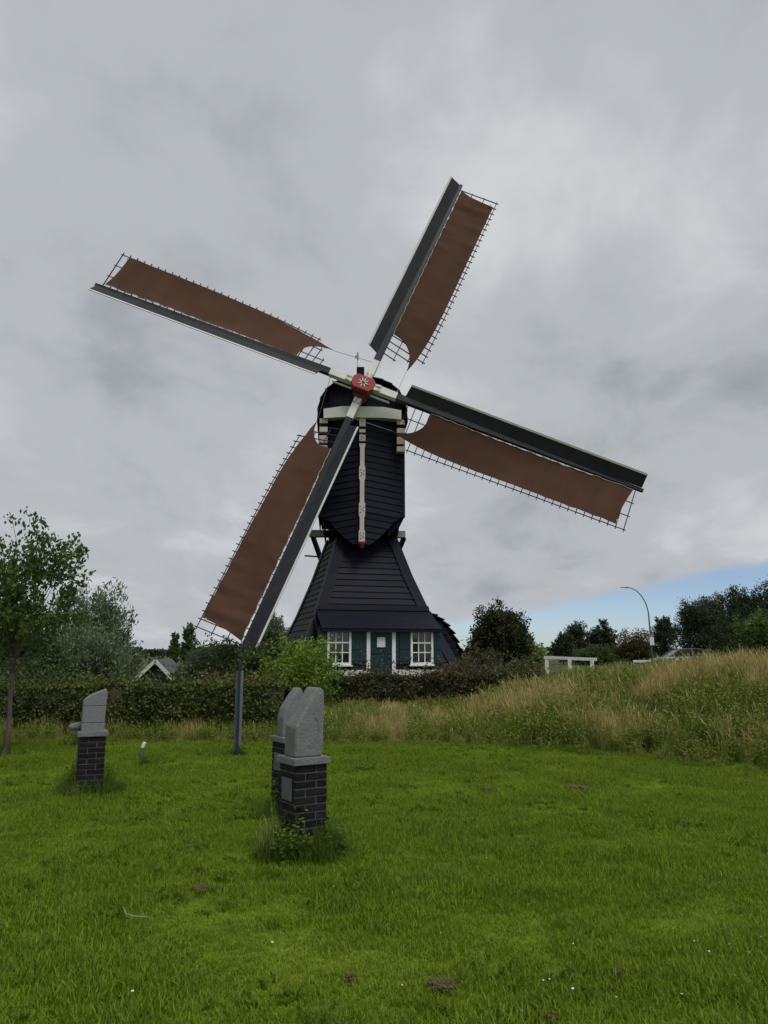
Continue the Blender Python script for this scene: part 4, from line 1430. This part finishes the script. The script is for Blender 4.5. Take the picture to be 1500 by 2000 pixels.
# ------------------------------------------------------------------ hedges
def hedge(name, label, pts, width, zlow, ztop, n, leaf, lmat, seed, core='leaf_hedge'):
    rs = np.random.RandomState(seed)
    pts = np.array(pts, float)
    seg = np.linalg.norm(np.diff(pts, axis=0), axis=1)
    cum = np.concatenate([[0], np.cumsum(seg)])
    Ltot = cum[-1]
    root = thing(name, (pts[0, 0], pts[0, 1], 0), label, 'hedge')

    def along(t):
        x = np.interp(t, cum, pts[:, 0])
        y = np.interp(t, cum, pts[:, 1])
        i = np.clip(np.searchsorted(cum, t) - 1, 0, len(seg) - 1)
        dx_ = (pts[i + 1, 0] - pts[i, 0]) / seg[i]
        dy_ = (pts[i + 1, 1] - pts[i, 1]) / seg[i]
        return x, y, dx_, dy_

    def top(t, x):
        return np.interp(t, cum, ztop) + .16 * (fbm(t * 1.1, 0 * t + seed, seed) - .5) + .07 * (fbm(t * 4.0, 0 * t, seed + 2) - .5)
    t = rs.rand(n) * Ltot
    x, y, ddx, ddy = along(t)
    zt_ = top(t, x)
    hw = width / 2 * (1 + .30 * (fbm(t * 1.3, 0 * t + 7, seed + 5) - .5))
    face = rs.rand(n)
    c = np.where(face < .48, -1 + np.abs(rs.normal(size=n)) * .16, np.where(face < .62, 1 - np.abs(rs.normal(size=n)) * .16, rs.uniform(-1, 1, n)))
    zz = np.where(face < .62, rs.rand(n) ** .85, 1 - np.abs(rs.normal(size=n)) * .08)
    bulge = .72 + .28 * np.sin(np.clip(zz, 0, 1) * pi * .9 + .15)
    lump = 1 + .36 * (fbm(t * 2.6, zz * 2.2 + seed, seed + 9) - .5) * 2
    shoot = np.where((face > .62) & (rs.rand(n) < .30 * (.3 + 1.4 * fbm(t * 3.1, 0 * t, seed + 31))), rs.exponential(.13, n), 0)
    off = c * hw * bulge * lump
    z = zlow + (zt_ - zlow) * zz + shoot
    C = np.stack([x - ddy * off - pts[0, 0], y + ddx * off - pts[0, 1], z], 1)
    lv = np.clip(rs.rand(n) * .55 + .45 * fbm(t * 2.0, z * 3.0, seed + 3) + .12 * (zz > .93), 0, 1)
    V, F_ = leaves(C, leaf * rs.uniform(.6, 1.3, n), rs, .6)
    link('foliage', np_mesh('foliage', V, F_, np.repeat(lv, 4)), lmat, root)
    # opaque core in place of inner twigs, added to block light
    m = MB()
    ts = np.linspace(0, Ltot, int(Ltot * 4) + 2)
    rows = []
    for tt in ts:
        x, y, ddx, ddy = [float(a) for a in along(np.array([tt]))[0:4]] if False else [float(np.ravel(a)[0]) for a in along(np.array([tt]))]
        zt1 = float(np.ravel(top(np.array([tt]), None))[0]) - .07
        w_ = width / 2 * .74
        rows.append([(x - ddy * o_ - 0, y + ddx * o_, z_) for o_, z_ in ((-w_ * .8, zlow - .1), (-w_, zlow + .3 * (zt1 - zlow)), (-w_ * .95, zt1 - .1), (-w_ * .5, zt1), (w_ * .5, zt1), (w_ * .95, zt1 - .1), (w_, zlow + .3 * (zt1 - zlow)), (w_ * .8, zlow - .1))])
    m.grid(rows)
    m.build('opaque_core', core, root, (pts[0, 0], pts[0, 1], 0), smooth=True, fix=False)
    return root


mat('hedge_core', (0.028, 0.026, 0.014), (0.042, 0.036, 0.02), rough=0.95, scale=20, bump=0.6)  # for the solid light-blocking core added inside the hedges
hedge('clipped_hedge', 'long clipped dark green hedge along the back of the lawn on the left', [(-12.5, 16.4), (-8, 16.2), (-4, 16.0), (-1.95, 15.9)], 1.15, .05, [.93, .95, .98, 1.0], 34000, .075, 'leaf_hedge', 7, 'hedge_core')
hedge('low_hedge', 'low dark purple-green hedge in front of the mill door', [(-1.2, 19.2), (1.0, 19.0), (2.6, 18.6), (3.7, 18.2)], 1.0, .2, [1.06, 1.10, 1.18, 1.16], 15000, .075, 'leaf_hedge_purple', 8, 'hedge_core')

# ------------------------------------------------------------------ scattered stuff (grass): clumps instanced on points by a node group
def blades(rs, n, R, h0, h1, w, bend, lv0, lv1, head=0.0, headlv=(.8, 1.0), droop=0.5):
    V, F, LV = [], [], []
    for i in range(n):
        a = rs.uniform(0, 2 * pi)
        r = R * math.sqrt(rs.rand())
        x, y = r * cos(a), r * sin(a)
        az = rs.uniform(0, 2 * pi)
        h = rs.uniform(h0, h1)
        b = rs.uniform(.1, 1.0) * bend
        wd = w * rs.uniform(.6, 1.3)
        px_, py_ = -sin(az) * wd / 2, cos(az) * wd / 2
        lv = rs.uniform(lv0, lv1)
        o = len(V)
        is_head = rs.rand() < head
        fr = (0.0, .5, .82) if not is_head else (0.0, .72, .86)
        for j, f in enumerate(fr):
            ox = cos(az) * b * h * f * f
            oy = sin(az) * b * h * f * f
            z = h * f * (1 - droop * .3 * b * f)
            ww = (1.0, .8, .5)[j] if not is_head else (.45, .35, 1.5)[j]
            V += [(x + ox - px_ * ww, y + oy - py_ * ww, z), (x + ox + px_ * ww, y + oy + py_ * ww, z)]
        V.append((x + cos(az) * b * h, y + sin(az) * b * h, h * (1 - droop * .3 * b)))
        if is_head:
            lv = rs.uniform(*headlv)
        LV += [lv] * 7
        F += [(o, o + 1, o + 3, o + 2), (o + 2, o + 3, o + 5, o + 4), (o + 4, o + 5, o + 6, o + 6)]
    return V, F, LV


def weed(rs, n, R, h, leaf, lv0, lv1):
    nst = max(3, n // 8)
    V, F, LV = [], [], []
    for s in range(nst):
        a = rs.uniform(0, 2 * pi)
        x, y = R * .5 * rs.rand() * cos(a), R * .5 * rs.rand() * sin(a)
        ax, ay = rs.normal() * .25, rs.normal() * .25
        hh = h * rs.uniform(.5, 1.1)
        for i in range(n // nst):
            f = rs.uniform(.12, 1.0)
            c = np.array([x + ax * hh * f, y + ay * hh * f, hh * f])
            d = rs.normal(size=3)
            d[2] = abs(d[2]) * .5
            d /= np.linalg.norm(d)
            sdv = np.cross(d, rs.normal(size=3))
            sdv /= np.linalg.norm(sdv)
            L_ = leaf * rs.uniform(.6, 1.3) * (1.15 - .5 * f)
            o = len(V)
            V += [tuple(c), tuple(c + d * L_ * .5 + sdv * L_ * .25), tuple(c + d * L_), tuple(c + d * L_ * .5 - sdv * L_ * .25)]
            F.append((o, o + 1, o + 2, o + 3))
            LV += [rs.uniform(lv0, lv1)] * 4
    return V, F, LV


def scatter(name, label, cat, protos, P, pid, rot, scl, material):
    """P: points (n,3); pid: which prototype each takes. Prototype clumps and points live in one mesh, told apart by the attribute pid"""
    V, F, LV, ID = [], [], [], []
    for k, (v, f, l) in enumerate(protos):
        o = len(V)
        V += list(v)
        F += [tuple(dict.fromkeys(i + o for i in ff)) for ff in f]
        LV += list(l)
        ID += [k] * len(v)
    npv = len(V)
    V += [tuple(p) for p in P]
    LV += [0.0] * len(P)
    ID += [-1] * len(P)
    me = bpy.data.meshes.new(name)
    me.from_pydata(V, [], F)
    at = me.attributes.new('lv', 'FLOAT', 'POINT')
    at.data.foreach_set('value', np.array(LV, np.float32))
    at = me.attributes.new('pid', 'INT', 'POINT')
    at.data.foreach_set('value', np.array(ID, np.int32))
    pick = np.zeros(len(V), np.int32)
    pick[npv:] = pid
    at = me.attributes.new('pick', 'INT', 'POINT')
    at.data.foreach_set('value', pick)
    r_ = np.zeros((len(V), 3), np.float32)
    r_[npv:] = rot
    at = me.attributes.new('turn', 'FLOAT_VECTOR', 'POINT')
    at.data.foreach_set('vector', r_.ravel())
    s_ = np.ones(len(V), np.float32)
    s_[npv:] = scl
    at = me.attributes.new('size', 'FLOAT', 'POINT')
    at.data.foreach_set('value', s_)
    o = link(name, me, material)
    ng = bpy.data.node_groups.new(name + '_nodes', 'GeometryNodeTree')
    ng.interface.new_socket('Geometry', in_out='INPUT', socket_type='NodeSocketGeometry')
    ng.interface.new_socket('Geometry', in_out='OUTPUT', socket_type='NodeSocketGeometry')
    N_, L_ = ng.nodes, ng.links
    gi, go = N_.new('NodeGroupInput'), N_.new('NodeGroupOutput')

    def named(nm, dt):
        n = N_.new('GeometryNodeInputNamedAttribute')
        n.data_type = dt
        n.inputs['Name'].default_value = nm
        return n.outputs['Attribute']

    def eq(sock, val):
        c = N_.new('FunctionNodeCompare')
        c.data_type = 'INT'
        c.operation = 'EQUAL'
        ins = [s for s in c.inputs if s.type == 'INT']
        L_.new(sock, ins[0])
        ins[1].default_value = val
        return c.outputs['Result']
    pids, picks = named('pid', 'INT'), named('pick', 'INT')
    spts = N_.new('GeometryNodeSeparateGeometry')
    spts.domain = 'POINT'
    L_.new(gi.outputs[0], spts.inputs['Geometry'])
    L_.new(eq(pids, -1), spts.inputs['Selection'])
    jn = N_.new('GeometryNodeJoinGeometry')
    tn, sn = named('turn', 'FLOAT_VECTOR'), named('size', 'FLOAT')
    for k in range(len(protos)):
        sk = N_.new('GeometryNodeSeparateGeometry')
        sk.domain = 'POINT'
        L_.new(gi.outputs[0], sk.inputs['Geometry'])
        L_.new(eq(pids, k), sk.inputs['Selection'])
        ip = N_.new('GeometryNodeInstanceOnPoints')
        L_.new(spts.outputs['Selection'], ip.inputs['Points'])
        L_.new(eq(picks, k), ip.inputs['Selection'])
        L_.new(sk.outputs['Selection'], ip.inputs['Instance'])
        L_.new(tn, ip.inputs['Rotation'])
        L_.new(sn, ip.inputs['Scale'])
        L_.new(ip.outputs[0], jn.inputs[0])
    L_.new(jn.outputs[0], go.inputs[0])
    md = o.modifiers.new('scatter', 'NODES')
    md.node_group = ng
    return tag(o, label, cat, kind='stuff')


rs = np.random.RandomState(77)
leaf_mat('lawn_blade', [(0.0, (0.070, 0.140, 0.006)), (0.30, (0.134, 0.216, 0.011)), (0.6, (0.202, 0.292, 0.015)), (0.86, (0.258, 0.338, 0.024)), (0.95, (0.36, 0.40, 0.06)), (1.0, (0.44, 0.39, 0.17))],
         trans=.45, rough=.55, nscale=1.5, namp=.27)
protos = [blades(rs, 76, .115, .018, .048, .0050, 1.0, .10, .80) for _ in range(3)] + [blades(rs, 64, .11, .028, .070, .0050, 1.0, .0, .85) for _ in range(2)] + \
         [blades(rs, 76, .12, .012, .036, .0050, 1.4, .25, .92)]
n = 30000
yy = 3.0 + (15.2 - 3.0) * rs.rand(n) ** .8
xx = (rs.rand(n) * 2 - 1) * (yy * .56 + 1.1)
ok = (yy < edge_y(xx) + .25)
xx, yy = xx[ok], yy[ok]
dens = fbm(xx * 1.6, yy * 1.6, 31)
for (px, v, r_, _) in patches:
    x0, y0 = lawn_pt(px, v)
    d_ = np.hypot(xx - x0, yy - y0)
    ok = (d_ > r_ * .42)
    xx, yy, dens = xx[ok], yy[ok], dens[ok]
zz = ground_z(xx, yy) - .008
tall = dens + .25 * (rs.rand(len(xx)) - .5)
pid = np.where(tall > .60, rs.randint(3, 5, len(xx)), np.where(tall < .36, 5, rs.randint(0, 3, len(xx))))
rot = np.stack([rs.normal(size=len(xx)) * .12, rs.normal(size=len(xx)) * .12, rs.rand(len(xx)) * 2 * pi], 1)
scl = .72 + .62 * dens + .2 * rs.rand(len(xx))
protos.append(weed(rs, 34, .16, .05, .045, .0, .35))
wsel = rs.rand(len(xx)) < .055 * (fbm(xx * .9 + 40, yy * .9, 61) > .5)
pid = np.where(wsel, 6, pid)
scatter('lawn_grass', 'short green lawn grass covering the foreground', 'grass', protos, np.stack([xx, yy, zz], 1), pid, rot, scl, 'lawn_blade')

leaf_mat('wild_blade', [(0.0, (0.090, 0.140, 0.020)), (0.35, (0.175, 0.230, 0.034)), (0.6, (0.300, 0.300, 0.055)), (0.78, (0.430, 0.350, 0.115)), (1.0, (0.56, 0.46, 0.24))],
         trans=.35, rough=.65, nscale=0.55, namp=.16)
protos = [blades(rs, 46, .16, .25, .62, .0095, .55, .10, .42), blades(rs, 44, .16, .30, .75, .009, .5, .15, .5, head=.15),
          blades(rs, 42, .17, .40, .85, .008, .42, .52, .85, head=.5), blades(rs, 40, .16, .45, .95, .008, .35, .60, .95, head=.6, headlv=(.75, 1.0)),
          weed(rs, 120, .24, .85, .10, .05, .40), weed(rs, 110, .22, .68, .085, .20, .60), blades(rs, 50, .15, .14, .34, .009, .8, .05, .40)]
n = 15500
xx = rs.uniform(-12.5, 13.0, n)
s = -.15 + rs.rand(n) ** .9 * 6.3
yy = edge_y(xx) + s + .35 * (fbm(xx * 1.5, 0 * xx, 13) - .5)
inside = np.abs(xx) < yy * .58 + 2.2
left_far = (xx < -1.6) & (s > 1.25)
ok = inside & ~left_far
xx, yy, s = xx[ok], yy[ok], s[ok]
f1 = fbm(xx * .75, yy * .75, 51)
straw = f1 - .10 + .32 * np.exp(-((xx - 2.7) / .95) ** 2) * sstep(.8, 2.0, s) + .05 * sstep(2.0, 4.5, xx) * sstep(1.5, 4, s)
for cx in (-6.6, -3.75, -3.1, .15, 1.05, 1.95):
    straw = straw + (.26 if cx < -1 else .17) * np.exp(-((xx - cx) / .28) ** 2) * sstep(.1, .5, s)
straw = straw - .45 * sstep(.75, .0, s)
u = rs.rand(len(xx))
pid = np.where(s < .35, np.where(u < .72, 6, 5), np.where(straw > .62, np.where(u < .5, 3, np.where(u < .86, 2, 1)),
               np.where(straw > .47, np.where(u < .20, 2, np.where(u < .52, 1, np.where(u < .70, 0, np.where(u < .88, 5, 4)))), np.where(u < .28, 0, np.where(u < .50, 1, np.where(u < .78, 4, 5))))))
scl = (.50 + .36 * rs.rand(len(xx))) * (.62 + .38 * sstep(0, 1.2, s))
scl = scl * np.where((xx < -1.6), .80, 1.0) * np.where((xx > -1.6) & (xx < 2.2), .80, 1.0) * np.where((pid == 2) | (pid == 3), .92, 1.0) * (1 + .16 * np.exp(-((xx - 3.0) / 1.0) ** 2))
rot = np.stack([rs.normal(size=len(xx)) * .10, rs.normal(size=len(xx)) * .10, rs.rand(len(xx)) * 2 * pi], 1)
scatter('wild_grass', 'tall unmown green and straw-coloured wild grass on the bank behind the lawn', 'grass', protos,
        np.stack([xx, yy, ground_z(xx, yy) - .02], 1), pid, rot, scl, 'wild_blade')

# overgrown rings round the feet of the pillars, post, stake and young tree
P_, ID_, S_ = [], [], []
for (cx, cy, r0, r1, nn, sc_) in ((-.66, 6.55, .16, .34, 170, .62), (-.92, 8.15, .16, .34, 60, .55), (-3.41, 9.3, .15, .38, 130, .55), (mx_, my_, .03, .2, 22, .32), (px_, py_, .05, .22, 26, .34), (-5.93, 12.45, .05, .35, 46, .42), (-5.3, 13.9, .0, .35, 40, .45)):
    for i in range(nn):
        a, r_ = rs.uniform(0, 2 * pi), rs.uniform(r0, r1)
        x, y = cx + r_ * cos(a), cy + r_ * sin(a)
        P_.append((x, y, float(ground_z(x, y)) - .02))
        ID_.append(int(rs.choice([0, 0, 0, 0, 6, 6, 6, 6, 4], 1)[0]) if rs.rand() > .03 else 2)
        S_.append(sc_ * rs.uniform(.6, 1.1) * (1.15 - .5 * (r_ - r0) / (r1 - r0 + 1e-6)))
P_ = np.array(P_)
rot = np.stack([rs.normal(size=len(P_)) * .18, rs.normal(size=len(P_)) * .18, rs.rand(len(P_)) * 2 * pi], 1)
leaf_mat('tuft_blade', [(0.0, (0.055, 0.100, 0.012)), (0.4, (0.110, 0.180, 0.018)), (0.75, (0.190, 0.250, 0.040)), (1.0, (0.42, 0.38, 0.2))], trans=.35, rough=.6, nscale=1.5, namp=.12)
scatter('foot_weeds', 'rough weeds and long grass left uncut round the feet of pillars and posts', 'weeds', protos, P_, np.array(ID_), rot, np.array(S_), 'tuft_blade')

# daisies
mat('daisy_petal', (0.75, 0.75, 0.72), (0.7, 0.7, 0.68), rough=0.6, scale=20)
dv, df = [], []
for k in range(9):
    a = 2 * pi * k / 9
    dv.append((0.0065 * cos(a), 0.0065 * sin(a), .05 + .003 * (k % 2)))
dv.append((0, 0, .052))
df = [(k, (k + 1) % 9, 9) for k in range(9)]
dp = (dv, df, [0.5] * 10)
D = []
for _ in range(26):
    px, v = (rs.uniform(1000, 1500), rs.uniform(1850, 2000)) if rs.rand() < .6 else (rs.uniform(100, 1450), rs.uniform(1600, 1990))
    x, y = lawn_pt(px, v)
    D.append((x, y, float(ground_z(x, y))))
D = np.array(D)
scatter('daisies', 'tiny white daisies dotted through the lawn', 'daisies', [dp], D, np.zeros(len(D), int), rs.normal(size=(len(D), 3)) * .25, rs.uniform(.6, 1.1, len(D)), 'daisy_petal')

# ------------------------------------------------------------------ shed, far house, railing, wall, lamp, cars
mat('black_boards', (0.022, 0.022, 0.024), (0.035, 0.035, 0.036), rough=0.7, scale=5, bump=0.2, rnd=.2)
mat('grey_felt', (0.085, 0.09, 0.10), (0.12, 0.12, 0.13), rough=0.9, scale=6)
sx_, sy_ = ground_at(307, 40), 40.0
z0 = float(ground_z(sx_, sy_))
za = z_at(1289, 40)
root = thing('garden_shed', (sx_, sy_, z0), 'small black shed with white-edged gable roof in the garden behind the hedge', 'shed')
ha = za - z0
hw, he = .98, ha - .95
mb = MB()
mb.poly([(-hw + .12, 0, 0), (hw - .12, 0, 0), (hw - .12, 0, he), (0, 0, ha - .1), (-hw + .12, 0, he), (-hw + .12, 2.6, 0), (hw - .12, 2.6, 0), (hw - .12, 2.6, he), (0, 2.6, ha - .1), (-hw + .12, 2.6, he)],
        [(0, 1, 2, 3, 4), (9, 8, 7, 6, 5), (0, 5, 6, 1), (1, 6, 7, 2), (4, 9, 5, 0)])
mb.build('wall', 'black_boards', root)
for s_ in (-1, 1):
    mb = MB()
    mb.hexa([(s_ * 0, -.25, ha), (s_ * (hw + .05), -.25, he - .08), (s_ * (hw + .05), 2.8, he - .08), (0, 2.8, ha), (0, -.25, ha + .05), (s_ * (hw + .05), -.25, he - .03), (s_ * (hw + .05), 2.8, he - .03), (0, 2.8, ha + .05)])
    mb.build('roof', 'grey_felt', root)
    mb = MB()
    mb.beam((0, -.28, ha - .04), (s_ * (hw + .06), -.28, he - .11), .05, .17, up=(0, 0, 1))
    mb.build('barge_board', 'white_joinery', root)
for i in range(8):
    mb = MB()
    xw = -hw + .16 + i * .2
    mb.box((xw + .09, -.02, (he) / 2), (.17, .03, he))
    mb.build('wall_board', 'black_boards', root)

mat('slate_roof', (0.16, 0.18, 0.21), (0.12, 0.13, 0.16), rough=0.6, scale=4)
mat('pale_render', (0.58, 0.58, 0.56), (0.5, 0.5, 0.49), rough=0.8, scale=3)
hx_, hy_ = ground_at(913, 95), 95.0
z0 = float(ground_z(hx_, hy_))
root = thing('far_house', (hx_ + 3.2, hy_, z0), 'far pale cottage with grey roof, just showing right of the mill corner', 'house')
zr = z_at(1266, 95) - z0
mb = MB()
mb.box((0, 2.5, (zr - .9) / 2), (6.0, 5.0, zr - .9))
mb.build('wall', 'pale_render', root)
mb = MB()
mb.poly([(-3.3, -.3, zr - .95), (3.3, -.3, zr - .95), (3.3, 5.3, zr - .95), (-3.3, 5.3, zr - .95), (-2.0, 2.5, zr), (2.0, 2.5, zr)], [(0, 1, 5, 4), (1, 2, 5), (2, 3, 4, 5), (3, 0, 4), (3, 2, 1, 0)])
mb.build('roof', 'slate_roof', root)
for xx_ in (-2.2, -.6, 1.2):
    mb = MB()
    mb.box((xx_, -.02, .9), (.8, .05, .9))
    w_ = mb.build('window', 'white_joinery', root)
    mb = MB()
    mb.box((xx_, -.05, .9), (.64, .03, .74))
    mb.build('pane', 'window_glass', w_)

# white bridge railing
ry = 34.0
xa, xb = ground_at(1064, ry), ground_at(1160, ry - .6)
za_ = z_at(1281, ry)
root = thing('bridge_railing', ((xa + xb) / 2, ry, float(ground_z((xa + xb) / 2, ry))), 'white wooden railing with three posts beyond the wild grass', 'railing')
ro = root.location
mb = MB()
mb.beam((xa - .05, ry, za_ - .07), (xb + .12, ry - .6, z_at(1285, ry - .6) - .07), .12, .13)
mb.build('top_rail', 'white_paint', root, ro, bevel=.01)
for f in (.03, .5, .95):
    x, y = xa + (xb - xa) * f, ry - .6 * f
    mb = MB()
    mb.box((x, y, (za_ - .145 + .2) / 2), (.15, .13, za_ - .145 - .2))
    mb.build('post', 'white_paint', root, ro)

# low rough wall
mat('rubble_stone', (0.085, 0.072, 0.066), (0.14, 0.12, 0.11), rough=0.9, scale=6, bump=0.6, rnd=.35)
wy = 33.4
root = thing('rubble_wall', (ground_at(1190, wy), wy, float(ground_z(ground_at(1190, wy), wy))), 'low dark rubble wall right of the white railing', 'wall')
wr = random.Random(3)
zt_ = z_at(1301, wy) - root.location.z
nrow = max(2, int((zt_ + .1) / .17))
for r in range(nrow):
    x = -.62
    while x < .62:
        w_ = wr.uniform(.16, .3)
        mb = MB()
        hh = .16 + wr.uniform(-.015, .02)
        dz_ = zt_ - (nrow - r) * .17
        q = wr.uniform
        mb.hexa([(x + .008, -.16 + q(-.02, .02), dz_), (x + w_ - .008, -.16 + q(-.02, .02), dz_), (x + w_ - .008, .16, dz_), (x + .008, .16, dz_),
                 (x + .02, -.14 + q(-.02, .02), dz_ + hh), (x + w_ - .03, -.14 + q(-.02, .02), dz_ + hh + q(-.02, .03)), (x + w_ - .03, .14, dz_ + hh), (x + .02, .14, dz_ + hh + q(-.02, .03))])
        mb.build('stone', 'rubble_stone', root, bevel=.02)
        x += w_

# pale crash barrier bits, half hidden
by_ = 41.0
root = thing('crash_barrier', (ground_at(1253, by_), by_, float(ground_z(ground_at(1253, by_), by_))), 'short pale barrier on grey posts in wild grass left of the parked car', 'barrier')
zt_ = z_at(1289, by_) - root.location.z
mb = MB()
mb.box((0, 0, zt_ - .07), (.92, .06, .12))
mb.build('rail', 'white_joinery', root, bevel=.01)
for s_ in (-.33, .0, .33):
    mb = MB()
    mb.box((s_, .05, (zt_ - .02) / 2), (.14, .03, zt_ - .02))
    mb.build('post', 'galvanised', root)

# street lamp with a sign
ly = 50.0
lx = ground_at(1273, ly)
z0 = float(ground_z(lx, ly))
root = thing('street_lamp', (lx, ly, z0), 'curved grey street lamp post with white sign plate', 'street lamp')
ht = z_at(1147, ly) - z0
pts = [(0, 0, -.1), (0, 0, 2.0), (-.04, 0, ht - 1.9)]
for i in range(1, 11):
    a = pi / 2 * i / 10
    pts.append((-.04 - 1.25 * (1 - cos(a)) - .05 * i / 10, 0, ht - 1.9 + 1.88 * sin(a)))
mb = MB()
mb.tube(pts, [.06, .06, .046] + [.040 - .0014 * i for i in range(10)], 10)
mb.build('pole', 'grey_varnish', root, smooth=True)
mb = MB()
mb.hexa([(-1.28, -.07, ht - .06), (-1.78, -.05, ht - .03), (-1.78, .05, ht - .03), (-1.28, .07, ht - .06), (-1.28, -.06, ht + .03), (-1.78, -.03, ht + .02), (-1.78, .03, ht + .02), (-1.28, .06, ht + .03)])
mb.build('lamp_head', 'galvanised', root, bevel=.01)
zs = z_at(1252, ly) - z0
mb = MB()
mb.box((.03, -.09, zs), (.27, .02, .52))
mb.build('sign_plate', 'white_joinery', root)

# parked car: roof and windows show above the grass
mat('car_silver', (0.13, 0.14, 0.16), (0.11, 0.12, 0.14), rough=0.35, scale=3, metal=0.4, spec=0.5)
mat('car_pale', (0.40, 0.36, 0.35), (0.38, 0.34, 0.33), rough=0.3, scale=3, metal=0.3, spec=0.5)
mat('tyre_rubber', (0.02, 0.02, 0.02), (0.03, 0.03, 0.03), rough=0.9, scale=10)
mat('rim_alloy', (0.4, 0.4, 0.42), (0.35, 0.35, 0.36), rough=0.35, scale=10, metal=0.6)
mat('lamp_lens', (0.5, 0.5, 0.48), (0.45, 0.45, 0.45), rough=0.15, scale=10)


def car(loc, rz, roof_z, paint, label):
    root = thing('parked_car', loc, label, 'car', 'cars on the road behind the bank', rz)
    bm = bmesh.new()
    prof = [(-2.05, .35), (2.0, .32), (2.08, .62), (1.95, .80), (1.05, .93), (-1.75, .96), (-2.08, .85), (-2.12, .55)]

    def ext(prof, w0, w1):
        A = [bm.verts.new((x, -(w0 if z < .9 else w1), z)) for x, z in prof]
        B = [bm.verts.new((x, (w0 if z < .9 else w1), z)) for x, z in prof]
        bm.faces.new(A)
        bm.faces.new(B[::-1])
        for i in range(len(prof)):
            j = (i + 1) % len(prof)
            bm.faces.new((A[j], A[i], B[i], B[j]))
    ext(prof, .86, .80)
    bmesh.ops.recalc_face_normals(bm, faces=bm.faces)
    bmesh.ops.bevel(bm, geom=bm.edges[:], offset=.06, segments=3, affect='EDGES')
    me_ = bpy.data.meshes.new('body')
    bm.to_mesh(me_)
    bm.free()
    body = link('body', me_, paint, root, smooth=True)
    m = MB()
    m.poly([(1.15, -.74, .92), (1.15, .74, .92), (.40, .60, roof_z - .06), (.40, -.60, roof_z - .06), (-1.2, -.60, roof_z - .05), (-1.2, .60, roof_z - .05), (-1.75, .72, .95), (-1.75, -.72, .95)],
           [(0, 1, 2, 3), (3, 2, 5, 4), (4, 5, 6, 7), (0, 3, 4, 7), (1, 6, 5, 2)])
    m.build('window', 'window_glass', root)
    m = MB()
    rows = []
    for x, z, w_ in ((.46, roof_z - .065, .60), (.25, roof_z - .012, .61), (-.4, roof_z, .61), (-1.0, roof_z - .012, .60), (-1.32, roof_z - .07, .58)):
        rows.append([(x, -w_, z - .03), (x, -w_ * .6, z), (x, w_ * .6, z), (x, w_, z - .03)])
    m.grid(rows)
    m.build('roof', paint, root, smooth=True, fix=False)
    for a_, b_ in (((1.15, .92), (.42, roof_z - .06)), ((-.35, .93), (-.35, roof_z - .03)), ((-1.75, .94), (-1.22, roof_z - .06))):
        for s_ in (-1, 1):
            m = MB()
            m.beam((a_[0], s_ * .74, a_[1]), (b_[0], s_ * .61, b_[1]), .07, .04, up=(0, s_, .2))
            m.build('pillar', paint, root)
    for x in (-1.3, 1.3):
        for s_ in (-1, 1):
            m = MB()
            m.tube([(x, s_ * .70, .31), (x, s_ * .72, .31), (x, s_ * .88, .31), (x, s_ * .90, .31)], [.27, .31, .31, .27], 18)
            wh = m.build('wheel', 'tyre_rubber', root, smooth=False)
            m = MB()
            m.tube([(x, s_ * .89, .31), (x, s_ * .912, .31)], .19, 14)
            m.build('rim', 'rim_alloy', wh)
    for s_ in (-1, 1):
        m = MB()
        m.box((2.02, s_ * .62, .68), (.12, .28, .12))
        m.build('headlight', 'lamp_lens', root, bevel=.02)
    return root


cy_ = 50.8
rz_ = z_at(1266.5, cy_) - .474
car((ground_at(1334, cy_), cy_, .474), rad(180), rz_, 'car_silver', 'silver-grey parked car with only its roof and windows above the grass')

# far tree belt along the horizon
rs2 = np.random.RandomState(9)
n = 9000
X = rs2.uniform(-420, 420, n)
hmax = 2.6 + 3.2 * fbm(X * .03, 0 * X, 2) + 1.6 * fbm(X * .15, 0 * X, 5)
Z = hmax * rs2.rand(n) ** .7 * .8
C = np.stack([X, 330 + rs2.uniform(-8, 8, n), Z], 1)
V, F_ = leaves(C, rs2.uniform(1.2, 2.8, n), rs2, .8)
tag(link('distant_treeline', np_mesh('distant_treeline', V, F_, np.repeat(rs2.rand(n), 4)), 'leaf_blue'), 'low belt of trees along the horizon', 'trees', kind='stuff')
